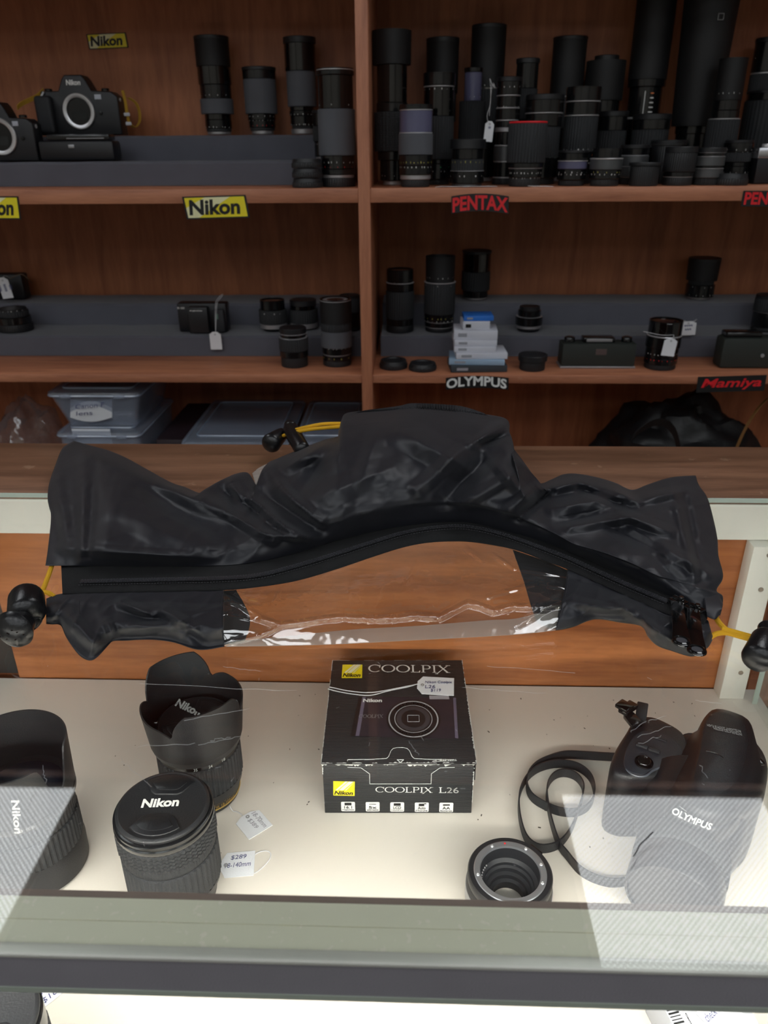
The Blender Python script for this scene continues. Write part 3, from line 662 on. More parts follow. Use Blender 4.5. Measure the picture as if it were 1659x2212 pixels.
# seams
def seam(pts, hh, n):
    P = [P3(p.x, p.y, hh(p.x, p.y)) for p in poly2(pts, n)]
    return join(*[tube([P[i], P[i].lerp(P[i+1], .62)], .00032, 5) for i in range(n-1)])
THR = M('black_thread')
for sg in (seam([(173, 1288), (171, 1310), (173, 1326)], lambda x, y: .017, 16), seam([(1228, 1236), (1226, 1262), (1218, 1300), (1205, 1355)], lambda x, y: .0135, 50), seam([(480, 1284), (478, 1340), (484, 1394)], lambda x, y: .0135, 44)): obj('hem_stitching', sg, THR, smooth=0, **CW)

# zip sliders and pulls
SL = M('slider_lacquer', (14, 14, 15), .12, coat=.8)
for (sx, sy), (ex, ey) in (((1462, 1300), (1473, 1393)), ((1497, 1316), (1506, 1413))):
    a, b = P3(sx, sy, .019), P3(ex, ey, .0215); d = (b-a); L_ = d.length
    m = Matrix.Translation(a) @ d.normalized().to_track_quat('Y', 'Z').to_matrix().to_4x4()
    pl = []
    for k in range(13): t = -PI/2+PI*k/12; pl.append((.0050*math.cos(t)*1.0, 0))
    out = [(-.0042, 0), (.0042, 0), (.0048, L_*.6)]+[(.0062*math.cos(t), L_-.0045+.0062*math.sin(t)) for t in [(-.3+k*(PI+.6)/14) for k in range(15)]]+[(-.0048, L_*.6)]
    o = obj('zip_pull', prism(out, -.0006, .0006, .0004, 2, m=m), SL, smooth=40, **CW)
    cm = m @ T(0, L_-.0045, .0006)
    obj('pull_ring', xf(lathe([(.0036, 0), (.0052, 0), (.0054, .0006), (.0044, .0010), (.0036, .0006), (.0036, 0)], 24), cm), SL, o, world=True)
    obj('ring_recess', xf(lathe([(0, 0), (.0035, 0), (.0035, .0002), (0, .0002)], 20), cm), M('recess_grey', (52, 52, 58), .5), o, world=True)
    obj('letters', write('YKK', m @ Vector((-.0026, L_-.0125, .0007)), m @ Vector((.0026, L_-.0125, .0007)), m @ Vector((-.0026, L_-.0142, .0007))), GRYP, o, world=True, smooth=0)
    sa = P3(sx-14, sy-10, .0155); sb = P3(sx+20, sy+8, .0155); dd = sb-sa
    mm = Matrix.Translation((sa+sb)/2) @ dd.normalized().to_track_quat('X', 'Z').to_matrix().to_4x4()
    o = obj('zip_slider', xf(join(box(.0125, .0095, .0028, bev=.001), box(.009, .0032, .002, (0, 0, .0024), .0008), xf(lathe([(0, 0), (.002, 0), (.002, .003), (.0016, .0036), (0, .0036)], 12), T(.002, 0, .0014))), mm), SL, **CW)
# yellow cords with their locks
def cord(pts, r=.0019):
    return tube([P3(p[0], p[1], p[2]) for p in crv([(a, b, c) for a, b, c in pts], 40)], r, 10)
CORDS = [[(112, 1222, .010), (102, 1250, .008), (92, 1275, .006), (80, 1293, .007), (72, 1300, .008)], [(118, 1290, .008), (104, 1281, .008), (92, 1281, .008), (82, 1292, .007)], ]
for c in CORDS: obj('yellow_cord', cord(c), CORD, **CW)
for c in ([(745, 915, .052), (700, 916, .050), (665, 922, .046), (640, 928, .040)], [(745, 921, .050), (705, 924, .048), (668, 928, .044), (636, 934, .038), (612, 941, .030)], [(1541, 1318, .010), (1550, 1340, .008), (1564, 1356, .007), (1582, 1368, .007)], [(1532, 1378, .005), (1548, 1369, .006), (1570, 1367, .007), (1600, 1375, .008), (1648, 1388, .010)], [(1560, 1358, .009), (1600, 1369, .009), (1645, 1382, .011)]):
    obj('yellow_cord', cord(c), CORD, **CW)
def lock(parts, label):
    a = parts[0]
    o = obj('cord_lock', join(*[capsule(P3(*p), P3(*q), r1, r2) for p, q, r1, r2 in parts]), M('lock_plastic', (22, 22, 24), .28, bump=.15, bs=700), **CW)
    return o
o = lock([((57, 1280, .018), (58, 1336, .0145), .0126, .0130), ((60, 1336, .014), (16, 1372, .0152), .0085, .0140), ((70, 1342, .009), (80, 1350, .007), .006, .006)], '')
dots = []
for k in range(9):
    a = k*2.4; rr = .003*math.sqrt(k); c = P3(22, 1365, .0275); dots.append(xf(lathe([(0, 0), (.0007, 0), (.0005, .0004), (0, .0004)], 8), Matrix.Translation(c+Vector((rr*math.cos(a), rr*math.sin(a)-.002, -.0003-rr*.3)))))
obj('grip_dots', join(*dots), GLS, o, world=True)
lock([((655, 975, .030), (626, 925, .034), .0085, .0090), ((612, 935, .026), (580, 962, .024), .0075, .0110), ((622, 914, .038), (632, 926, .036), .0060, .0068)], '')
lock([((1658, 1372, .014), (1632, 1432, .0115), .0092, .0102), ((1652, 1350, .013), (1668, 1378, .013), .0060, .0068)], '')

# ================================================================== things on the deck inside the case
def price_tag(label, c, rot, w_, h_, lines, string, m=None, group='handwritten price tags', ink=None, flat=True, tr=0):
    """white shop tag with clipped shoulders; c = centre, string = world points"""
    mm = m if m is not None else T(*c) @ RZ(rot)
    t = thing('price_tag', label, 'price tag', m=mm, group=group)
    p = [(-w_/2, -h_/2), (w_/2, -h_/2), (w_/2, h_/2*.72), (w_*.34, h_/2*.86), (w_*.2, h_/2), (-w_*.2, h_/2), (-w_*.34, h_/2*.86), (-w_/2, h_/2*.72)]
    obj('card', prism(p, 0, .0005), PAPER, t, smooth=0)
    obj('eyelet', xf(lathe([(.0008, 0), (.0018, 0), (.0018, .0004), (.0008, .0004), (.0008, 0)], 16), T(0, h_*.36, .0005)), GRYP, t)
    for i, s in enumerate(lines):
        y = h_*(.1-.27*i); ww = w_*min(.86, .13*len(s)); hh = h_*.17
        gq = write(s, (-ww/2, y, 0), (ww/2, y+.0004, 0), (-ww/2+.0006, y+hh, 0), 0, .0006)
        if tr: gq = xf(gq, RZ(tr) @ T(0, h_*.06, 0))
        obj('handwriting', gq, ink or INK, t, smooth=0)
    if string: obj('string', tube(crv(string, 36), .00045, 6), STRG, t, world=True)
    return t
def gz(p, z=FLZ): v = atz(p[0], p[1], z); return v

def ribbed(r, z0, z1, n, depth=.0009, groove=4, chunks=0):
    seg = n*groove; c = .0008
    pr = [(0, z0), (r-depth*1.5, z0), (r, z0+c)]
    if chunks:
        for k in range(1, chunks): z = z0+(z1-z0)*k/chunks; pr += [(r, z-.0006), (r-depth, z-.0003), (r-depth, z+.0003), (r, z+.0006)]
    pr += [(r, z1-c), (r-depth*1.5, z1), (0, z1)]
    return lathe(pr, seg, rib=(groove, depth, 2, len(pr)-3))
def ringtext(s, r, z, a_mid, arc, hgt, bold=.01):
    """lettering wrapped round an upright barrel, facing outwards"""
    g = glyphs(s, bold); V = []
    for v in g[0]:
        a = a_mid-arc/2+arc*v.x; V.append(Vector(((r+.0003)*math.cos(a), (r+.0003)*math.sin(a), z+v.y*hgt)))
    return V, g[1]
GOLD = M('gold_print', (200, 165, 90), .4)
def cap_parts(t, r, z, zc, tilt_a, text_quad):
    """pinch cap: disc, two finger pads and a white word"""
    o = obj('front_cap', lathe([(0, z-.004), (r-.001, z-.004), (r, z-.003), (r, z-.0012), (r-.0012, z), (r*.93, z+.0004), (r*.9, z-.0002), (0, z-.0002)], 64), BLK, t)
    for s in (-1, 1):
        P = []
        for k in range(13): a = math.radians(48)+math.radians(84)*k/12; P.append((r*.80*math.cos(a), s*r*.86*math.sin(a)))
        P += [(-r*.36, s*r*.34), (-r*.24, s*r*.27), (r*.24, s*r*.27), (r*.36, s*r*.34)]
        obj('pinch_pad', prism([(a, b) for a, b in P], z-.0001, z+.0011, .0009, 3, m=RZ(tilt_a)), M('pad_black', (26, 27, 30), .3, bump=.15, bs=600), o)
        Q = [(a*.72, (b-s*r*.5)*.6+s*r*.52) for a, b in P]
        obj('pad_step', prism(Q, z+.0010, z+.0018, .0006, 2, m=RZ(tilt_a)), M('pad_black'), o)
    if text_quad: obj('lettering', write('Nikon', *text_quad, .035, .0004), WHT, o, world=True, smooth=0)
    return o

# --- front zoom lens with cap
lc = atz(352, 1741, -.139); lc = Vector((lc.x, lc.y, FLZ)); r = .0375
t = thing('zoom_lens', 'capped black zoom lens with ribbed barrel standing foremost beside the $289 tag', 'camera lens', tuple(lc), group='camera lenses in the glass case')
obj('barrel', lathe([(0, .001), (.030, .001), (.0315, .003), (.0325, .012), (.036, .020), (.0365, .024), (0, .024)], 64), BLK, t)
obj('zoom_ring', ribbed(.0372, .0243, .058, 48, .0009), RUB, t)
obj('distance_ring', ribbed(.0362, .0585, .0665, 90, .0005), RUB, t)
obj('focus_ring', ribbed(.0380, .0670, .0845, 54, .0010, 4, 5), RUB, t)
obj('front_rim', lathe([(0, .085), (.0370, .085), (.0378, .0865), (.0378, .0895), (.0368, .0902), (.0368, .0915), (.0374, .0922), (.0374, .0940), (.0362, .0948), (0, .0948)], 72), BLK2, t)
z = FLZ+.0986
cap_parts(t, .0352, .0985, 0, math.radians(1), (atz(304, 1746, z), atz(385, 1742, z), atz(310, 1727, z)))
for k, s in enumerate(('24', '35', '50', '70', '140')): obj('focal_mark', ringtext(s, .0372, .0255, -PI/2+(-1.1+k*.5), .09, .003), WHT, t, smooth=0)
# --- taller lens with tulip hood
hc = Vector((-.1905, .5310, FLZ))
t = thing('hooded_lens', 'tall black lens with petal hood standing behind the capped zoom lens', 'camera lens', tuple(hc), group='camera lenses in the glass case')
obj('barrel', lathe([(0, .001), (.031, .001), (.0325, .003), (.0335, .012), (.0362, .020), (.0368, .026), (0, .026)], 64), BLK, t)
obj('zoom_ring', ribbed(.0378, .0265, .060, 50, .0009), RUB, t)
obj('scale_ring', drum(.0368, .0368, .0605, .0655, seg=64), BLK2, t)
obj('hood_collar', lathe([(0, .066), (.0385, .066), (.0400, .069), (.0412, .074), (0, .074)], 72), BLK, t)
def hood(r0_, r1_, z0, zf, th=.0014, seg=144):
    V, Fc = [], []; n = seg; m = 7
    for k in range(n):
        a = 2*PI*k/n; zt = zf(a)
        for j in range(m): f = j/(m-1); rr = r0_+(r1_-r0_)*(zt-z0)*f/.05; V.append(Vector((rr*math.cos(a), rr*math.sin(a), z0+(zt-z0)*f)))
        for j in range(m-1, -1, -1): f = j/(m-1); rr = r0_+(r1_-r0_)*(zt-z0)*f/.05-th; V.append(Vector((rr*math.cos(a), rr*math.sin(a), z0+(zt-z0)*f)))
    q = 2*m
    for k in range(n):
        k2 = (k+1) % n
        for j in range(q): Fc.append((k*q+j, k2*q+j, k2*q+(j+1) % q, k*q+(j+1) % q))
    return V, Fc
def petal(a, ph=math.radians(127), lo=.1010, long_=.1290, short=.1100):
    c = math.cos(2*(a-ph)); base = long_ if c > 0 else short
    return lo+(base-lo)*min(1, abs(c)*1.7)**.48
obj('petal_hood', hood(.0412, .0462, .0735, petal), M('hood_black', (28, 29, 32), .5, bump=.2, bs=900), t)
zz = FLZ+.0866
cap_parts(t, .0345, .0868, 0, math.radians(-32), (atz(377, 1525, zz), atz(428, 1549, zz), atz(387, 1510, zz)))
obj('lens_name', join(ringtext('Nikon DX', .0338, .0135, -PI/2+.72, .60, .0048), ringtext('NIKKOR 18-105mm', .0336, .0085, -PI/2+.72, .95, .0036)), GOLD, t, smooth=0)
obj('gold_line', lathe([(.0331, .0070), (.0338, .0070), (.0338, .0076), (.0331, .0076), (.0331, .0070)], 64), GOLD, t)
for s, a in (('24', .25), ('35', -.1), ('18', .6)): obj('focal_mark', ringtext(s, .0368, .0615, -PI/2+a+.3, .09, .003), WHT, t, smooth=0)
# --- lens at the left edge, hood seen from above
lc = Vector((-.3110, .4480, FLZ))
t = thing('telephoto_lens', 'large hooded lens at the left edge of the case under the light reflection', 'camera lens', tuple(lc), group='camera lenses in the glass case')
obj('barrel', lathe([(0, .001), (.036, .001), (.0385, .003), (.0390, .022), (.0370, .030), (0, .030)], 64), BLK, t)
obj('zoom_ring', ribbed(.0385, .0305, .058, 54, .0009), RUB, t)
obj('focus_ring', ribbed(.0376, .0585, .074, 60, .0008), RUB, t)
obj('hood_collar', lathe([(0, .0745), (.0385, .0745), (.0412, .079), (.0412, .084), (0, .084)], 72), BLK, t)
obj('petal_hood', hood(.0410, .0428, .0835, lambda a: .1310-.034*sum(math.exp(-((((a-n0+PI) % (2*PI))-PI)/.27)**4) for n0 in (-.30, -.30+PI))-.006*abs(math.sin(a))*0), M('hood_black'), t)
obj('front_glass', lathe([(0, .090), (.015, .0893), (.030, .0865), (.033, .0845), (0, .0842)], 48), LENSG, t)
z = None
YT = .4046
obj('lettering', write('Nikon', aty(24, 1728, YT), aty(32, 1800, YT), aty(42, 1728, YT), .03, .0004), GRYP, t, world=True, smooth=0)
obj('lock_marks', join(ringtext('0', .0412, .0795, -PI/2+.42, .05, .003), ringtext('I C D', .0412, .0795, -PI/2+.58, .14, .0026)), WHT, t, smooth=0)
# --- capped lens and folded tag at the bottom left, seen through the front pane
lc = atz(-42, 2205, -.150); lc = Vector((lc.x, lc.y, FLZ))
t = thing('capped_lens', 'lens with a ribbed black cap cut off by the bottom left corner', 'camera lens', tuple(lc), group='camera lenses in the glass case')
obj('barrel', drum(.031, .033, 0.0005, .035, .001, seg=56), BLK, t)
obj('zoom_ring', ribbed(.0335, .0355, .062, 46, .0009), RUB, t)
obj('front_rim', drum(.0330, .0335, .0625, .0815, .001, seg=64), BLK2, t)
cap_parts(t, .0322, .0860, 0, math.radians(42), None)

# --- price tags on the deck
def flat_tag(label, cpx, up_px, w_, h_, lines, string, lift=.0006, ink=None, tr=0):
    c = gz(cpx); u = gz(up_px)-c; a = math.atan2(u.y, u.x)-PI/2
    return price_tag(label, (c.x, c.y, FLZ+lift), a, w_, h_, lines, string, ink=ink, tr=tr)
S = lambda pts, z=FLZ: [atz(x, y, z+.001) if len(q) == 2 else atz(x, y, z+q[2]) for q in pts for x, y in [q[:2]]]
flat_tag('small white price tag on the deck beside the hooded lens', (547, 1780), (522, 1751), .0245, .0265, ('18-70mm', '$389'), S([(496, 1741, .012), (503, 1752, .004), (510, 1753), (518, 1757), (524, 1762)]), ink=M('faint_pencil', (150, 150, 158), .7), tr=-PI/2)
flat_tag('white tag reading $289 lying beside the capped zoom lens', (514, 1869), (480, 1872), .025, .028, ('$289', '18-140mm'), S([(538, 1892), (560, 1880), (580, 1860), (585, 1845), (575, 1838), (555, 1843), (545, 1856), (536, 1880)]), .0008, tr=-PI/2)
flat_tag('folded price tag under the front rail at the bottom left', (98, 2130), (70, 2090), .028, .030, ('18-55mm', 'used', '$169'), None)

# --- boxed compact camera
bx = thing('camera_box', 'worn black cardboard box for a compact camera with yellow logo squares', 'product box', (-.0068, .5102, FLZ), math.radians(1.45))
Wd, Dp, Hh = .1345, .1505, .0600
mb = PM[bx.name]; mi = mb.inverted()
def cardb():
    m = M('black_ribbed_card', (36, 38, 41), .42, var=.1); nt = m.node_tree; b = nt.nodes['Principled BSDF']; L = nt.links.new
    tc = _n(nt, 'ShaderNodeTexCoord'); sp = _n(nt, 'ShaderNodeSeparateXYZ'); L(tc.outputs['Object'], sp.inputs[0])
    ad = _n(nt, 'ShaderNodeMath', operation='ADD'); L(sp.outputs['Y'], ad.inputs[0]); L(sp.outputs['Z'], ad.inputs[1])
    mu = _n(nt, 'ShaderNodeMath', operation='MULTIPLY'); L(ad.outputs[0], mu.inputs[0]); mu.inputs[1].default_value = 3500
    si = _n(nt, 'ShaderNodeMath', operation='SINE'); L(mu.outputs[0], si.inputs[0])
    bp = _n(nt, 'ShaderNodeBump'); bp.inputs['Strength'].default_value = .5; bp.inputs['Distance'].default_value = .0003; L(si.outputs[0], bp.inputs['Height']); L(bp.outputs[0], b.inputs['Normal'])
    return m
CARD = cardb()
obj('carton', box(Wd, Dp, Hh-.0012, (0, Dp/2, (Hh-.0012)/2+.0002), .0006), CARD, bx)
lid = obj('lid', join(box(Wd+.003, Dp+.0005, .0010, (0.0005, Dp/2, Hh-.0004), .0004), box(.0010, Dp-.004, .022, (Wd/2+.0015, Dp/2+.001, Hh-.0115), .0003)), CARD, bx)
WEAR = M('worn_card', (212, 212, 208), .8, bump=.4)
def wear(a, b, u, n, seed, wmax=.0022, dens=.6):
    R = random.Random(seed); a, b, u = Vector(a), Vector(b), Vector(u); N = (b-a).cross(u).normalized()*.00025; V, Fc = [], []
    k = 0
    while k < n:
        l = R.randint(2, 7)
        if R.random() < dens:
            o = len(V)
            for i in range(l+1):
                p = a.lerp(b, min(1, (k+i)/n)); w1 = R.uniform(.0002, wmax)*(1 if 0 < i < l else .15)*R.random()
                V += [p-u*.0003+N, p+u*w1+N]
            for i in range(l): Fc.append((o+2*i, o+2*i+2, o+2*i+3, o+2*i+1))
        k += l
    return V, Fc
zt = Hh+.0003; X0, X1 = -Wd/2-.001, Wd/2+.002
obj('worn_edges', join(wear((X0, 0.0002, zt), (X1, .0002, zt), (0, 1, 0), 110, 1), wear((X0, -.0003, Hh-.001), (X1, -.0003, Hh-.001), (0, 0, -1), 110, 2, .003, .7),
    wear((X1, 0, zt), (X1, Dp, zt), (-1, 0, 0), 110, 3, .0016, .7), wear((X0, 0, zt), (X0, Dp, zt), (1, 0, 0), 110, 4, .0014, .6), wear((X0, Dp, zt), (X1, Dp, zt), (0, -1, 0), 90, 5, .001, .4),
    wear((-Wd/2, -.0003, 0.002), (-Wd/2, -.0003, Hh), (1, 0, 0), 60, 6, .0012, .5), wear((Wd/2, -.0003, .002), (Wd/2, -.0003, Hh), (-1, 0, 0), 60, 7, .0014, .6),
    wear((-.03, .004, zt), (-.012, .005, zt), (0, 1, 0), 20, 8, .0025, .6), wear((.03, .002, zt), (.052, .003, zt), (0, 1, 0), 24, 9, .004, .8)), WEAR, bx, smooth=0, kind='stuff')
# tuck flap outline
def outline(pts, w_, N):
    return join(*[tube([pts[i], pts[i+1]], w_, 4) for i in range(len(pts)-1)])
tp = [(-.047, -.0004, Hh-.001), (-.047, .0045, zt), (-.0275, .0050, zt), (-.0125, .0060, zt), (-.0105, .0085, zt), (-.0085, .0155, zt), (-.0065, .0185, zt), (-.003, .0198, zt), (.003, .0198, zt), (.0065, .0185, zt), (.0085, .0155, zt), (.0105, .0085, zt), (.0125, .0060, zt), (.0265, .0050, zt), (.048, .0045, zt)]
obj('tuck_line', outline([Vector(p)+Vector((.002, 0, 0)) for p in tp], .00032, 0), WEAR, bx, smooth=0)
fl = [(-.047, Hh-.004), (-.035, Hh-.0045), (-.0275, Hh-.0115), (-.0275, Hh-.0235), (.0275, Hh-.0235), (.0275, Hh-.0115), (.035, Hh-.0045), (.048, Hh-.004)]
obj('flap_outline', outline([Vector((x+.002, -.0004, z)) for x, z in fl], .00030, 0), WEAR, bx, smooth=0)
obj('arrow_mark', outline([Vector((-.001, .0045, zt)), Vector((.005, .0045, zt)), Vector((.002, .0012, zt)), Vector((-.001, .0045, zt))], .0003, 0), WHT, bx, smooth=0)
LO = [Vector((p[0], p[1], 0)) for p in ()]
def ontop(px, py): return mi @ atz(px, py, FLZ+Hh+.0002)
def onfront(px, py):
    o = mi @ CAM; d = mi.to_3x3() @ ray(px, py); return o+d*((-.0002-o.y)/d.y)
def logo(f, q, n):
    """yellow square mark: corners bl br tl in pixels carried onto the face f"""
    bl, br, tl = f(*q[0]), f(*q[1]), f(*q[2]); X, Y = br-bl, tl-bl; N = X.cross(Y).normalized()
    P = lambda a, b, l: bl+X*a+Y*b+N*l
    o = obj('logo_square', ([P(0, 0, .0002), P(1, 0, .0002), P(1, 1, .0002), P(0, 1, .0002)], [(0, 1, 2, 3)]), M('logo_yellow', (250, 232, 30), .4, var=.03), bx, smooth=0)
    for a0, w_ in ((.28, .1), (.44, .2), (.72, .06)):
        obj('logo_ray', ([P(a0-.18, .38, .0003), P(a0-.18+w_, .38, .0003), P(min(1, a0+w_+.3), 1, .0003), P(min(1, a0+.28), 1, .0003)], [(0, 1, 2, 3)]), M('logo_white', (252, 250, 215), .4), o, smooth=0)
    obj('logo_word', write('Nikon', P(.04, .07, 0), P(.9, .07, 0), P(.1, .33, 0), .03, .0004), SGNB, o, smooth=0)
logo(ontop, ((738, 1465), (782, 1465), (740, 1436)), 0); logo(onfront, ((720, 1718), (766, 1719), (720, 1687)), 1)
def sword(s, f, q): return write(s, f(*q[0]), f(*q[1]), f(*q[2]), 0, .0003, g=serif_word(s))
obj('model_word', sword('COOLPIX', ontop, ((795, 1452), (975, 1454), (796, 1436))), WHT, bx, smooth=0)
obj('model_word', sword('COOLPIX', onfront, ((811, 1711), (936, 1712), (811, 1699))), WHT, bx, smooth=0)
obj('model_number', sword('L26', onfront, ((948, 1712), (993, 1713), (948, 1700))), WHT, bx, smooth=0)
for k in range(5):
    x = 737+53*k; c = onfront(x+15, 1742+k*.5); w2 = (onfront(x+30, 1742)-onfront(x, 1742)).x; h2 = onfront(x, 1732).z-onfront(x, 1752).z
    ic = obj('feature_icon', xf(prism(rrect(w2, h2, .0012), 0, .0002), Matrix.Translation(c) @ RX(PI/2)), WHT, bx, smooth=0)
    B_ = lambda a, b: c+Vector((a*w2, -.0003, b*h2))
    tx = ('16.1', '5x', 'LCD', 'Auto', 'AA')[k]; sub = ('Megapixels', 'ZOOM NIKKOR', '7.5cm(3-in.)', 'Mode', 'Batteries')[k]
    obj('icon_text', write(tx, B_(-.28, -.2), B_(.28, -.2), B_(-.28, .08), .01, .0001), SGNB, ic, smooth=0)
    obj('icon_text', write(sub, B_(-.42, -.42), B_(.42, -.42), B_(-.42, -.27), 0, .0001), SGNB, ic, smooth=0)
    pic = [box(w2*.5, .0001, h2*.28, B_(0, .28)), box(w2*.5, .0001, h2*.05, B_(0, .28)), box(w2*.5, .0001, h2*.26, B_(0, .28)), join(box(w2*.4, .0001, h2*.26, B_(-.02, .26)), box(w2*.15, .0001, h2*.1, B_(.25, .38))), box(w2*.5, .0001, h2*.14, B_(0, .28))][k]
    obj('icon_picture', pic, SGNB, ic, smooth=0)
# printed camera on the lid
cp = [ontop(*p) for p in ((757, 1590), (990, 1596), (985, 1508), (775, 1505))]
def lay(P, l): return [Vector((p.x, p.y, Hh+.0003+l)) for p in P]
pic = obj('printed_camera', (lay(cp, 0), [(0, 1, 2, 3)]), M('print_purple_black', (44, 38, 48), .42, var=.25, vs=30), bx, smooth=0)
obj('printed_edge', (lay([ontop(*p) for p in ((757, 1590), (766, 1590), (782, 1506), (775, 1505))], .0001), [(0, 1, 2, 3)]), M('print_dark', (22, 20, 24), .4), pic, smooth=0)
obj('printed_shine', (lay([ontop(*p) for p in ((768, 1590), (776, 1590), (790, 1506), (783, 1506))], .0001), [(0, 1, 2, 3)]), M('print_lilac', (104, 96, 116), .42), pic, smooth=0)
obj('printed_trim', (lay([ontop(*p) for p in ((983, 1594), (990, 1596), (985, 1508), (979, 1507))], .0001), [(0, 1, 2, 3)]), M('print_lilac'), pic, smooth=0)
lcx = ontop(893, 1553); e = (ontop(947, 1553)-ontop(843, 1553)).length/2
for nm, ra, rb, mm_, l in (('printed_lens', 0, 1.12, M('print_dark'), .0002), ('printed_rim', .985, 1.04, M('print_silver', (175, 175, 180), .4), .0003), ('printed_ring', .76, .79, M('print_silver'), .0003), ('printed_barrel', 0, .7, M('print_grey', (58, 56, 62), .4), .0003), ('printed_pupil', 0, .5, M('print_dark'), .0004)):
    g = lathe([(ra*e, 0), (rb*e, 0)], 48)
    obj(nm, xf(g, Matrix.Translation(Vector((lcx.x, lcx.y, Hh+.0003+l))) @ Matrix.Diagonal((1, 1.08, 1, 1))), mm_, pic, smooth=0)
c0 = Vector((lcx.x, lcx.y, Hh+.0008))
obj('printed_window', outline([c0+Vector(v) for v in ((-.0055, -.0045, 0), (.0055, -.0045, 0), (.0055, .0045, 0), (-.0055, .0045, 0), (-.0055, -.0045, 0))], .00025, 0), M('print_silver'), pic, smooth=0)
def arctext(s, c, r_, am, arc, hgt, flip=1):
    g = glyphs(s, .01); V = []
    for v in g[0]:
        a = am-flip*(v.x-.5)*arc; rr = r_+(v.y-.5)*hgt*flip; V.append(c+Vector((rr*math.cos(a), rr*1.08*math.sin(a), 0)))
    return V, g[1]
obj('lens_print', join(arctext('NIKKOR 5X WIDE OPTICAL ZOOM', c0, e*.89, PI/2, 1.9, .0022), arctext('4.6-23.0mm    1 : 3.2-6.5', c0, e*.89, -PI/2, 1.5, .0020, -1)), WHT, pic, smooth=0)
obj('maker_print', write('Nikon', ontop(784, 1517), ontop(825, 1517), ontop(785, 1510), .03, .0003), WHT, pic, smooth=0)
obj('model_print', sword('COOLPIX', ontop, ((775, 1551), (828, 1551), (776, 1544))), GRYP, pic, smooth=0)
fw_ = [ontop(*p) for p in ((928, 1511), (971, 1511), (969, 1503), (927, 1503))]
obj('printed_flash', (lay(fw_, .0002), [(0, 1, 2, 3)]), M('print_flash', (160, 158, 165), .3), pic, smooth=0)
# its price tag
zt2 = FLZ+Hh+.0012
c = atz(941, 1481, zt2)
q = [atz(900, 1478, zt2+.001), atz(880, 1484, zt2), atz(840, 1492, zt2), atz(800, 1502, zt2), atz(760, 1499, zt2), atz(722, 1492, zt2), atz(707, 1487, zt2), atz(712, 1484, zt2), atz(750, 1492, zt2), atz(800, 1496, zt2), atz(850, 1488, zt2), atz(890, 1480, zt2), atz(905, 1477, zt2)]
price_tag('price tag tied on white string lying on top of the camera box', (c.x, c.y, zt2-.0006), PI/2-.06, .0275, .037, (), q)
tg = [o for o in COL.objects if o.name.startswith('price_tag')][-1]
for i, s in enumerate(('Nikon Coolpix', 'L26', '$119')):
    a = (918, 918, 930)[i]; b = (976, 940, 952)[i]; y = (1478, 1487, 1495)[i]
    obj('handwriting', write(s, atz(a, y, zt2+.0001), atz(b, y, zt2+.0001), atz(a+1, y-7, zt2+.0001), 0, .0002), INK, tg, world=True, smooth=0)

# --- extension tube / adapter with metal mount
c = atz(1102, 1882, FLZ+.036); c = Vector((c.x, c.y, FLZ))
t = thing('lens_adapter', 'short black lens adapter ring with silver bayonet mount lying face up', 'lens adapter', tuple(c))
R0 = (atz(1193, 1885, FLZ+.036)-atz(1010, 1885, FLZ+.036)).length/2
obj('outer_barrel', lathe([(R0*.72, .0005), (R0*.99, .0005), (R0*1.02, .004), (R0*1.02, .022), (R0*.97, .026), (R0, .028), (R0, .0345), (R0*.97, .036), (R0*.86, .036), (R0*.86, .033), (R0*.72, .0005)], 72), BLK, t)
obj('silver_base_ring', lathe([(R0*.99, .0062), (R0*1.035, .0062), (R0*1.035, .020), (R0*.99, .020), (R0*.99, .0062)], 72), M('brushed_grey_ring', (170, 170, 172), .4, metal=.6), t)
mt = obj('bayonet_mount', lathe([(R0*.70, .034), (R0*.72, .0362), (R0*.84, .0366), (R0*.86, .0362), (R0*.86, .034), (R0*.70, .034)], 72), M('satin_steel', (205, 208, 214), .3, metal=.85, bump=.05), t)
for a in (2.05, .95, .25, -.42, 3.3):
    obj('screw', xf(lathe([(0, 0), (.0013, 0), (.0013, .0003), (.0010, .0006), (.0004, .0004), (0, .0002)], 14), T(R0*.78*math.cos(a), R0*.78*math.sin(a), .0366)), SIL, mt)
obj('red_dot', xf(lathe([(0, 0), (.0008, 0), (.0008, .0002), (0, .0002)], 12), T(R0*.78*math.cos(1.62), R0*.78*math.sin(1.62), .0367)), RED, mt)
obj('inner_bore', lathe([(R0*.70, .0345), (R0*.685, .024), (R0*.60, .022), (R0*.60, .019), (R0*.54, .018), (R0*.54, .014), (R0*.46, .013), (R0*.46, .009), (R0*.38, .008), (R0*.38, .001), (R0*.41, .001), (R0*.72, .006), (R0*.72, .034), (R0*.70, .0345)], 64), M('bore_black', (34, 36, 40), .45), t)
ct = []
for k in range(10): a = 2.45+k*.115; ct.append(xf(lathe([(0, 0), (.0006, 0), (.0006, .0008), (0, .0010)], 8), T(R0*.655*math.cos(a), R0*.655*math.sin(a), .0245)))
for g in ct: obj('contact_pin', g, SIL, t)
obj('release_button', xf(box(.003, .012, .006, bev=.001), T(R0*1.01*math.cos(.78), R0*1.01*math.sin(.78), .031) @ RZ(.78)), BLK2, t)

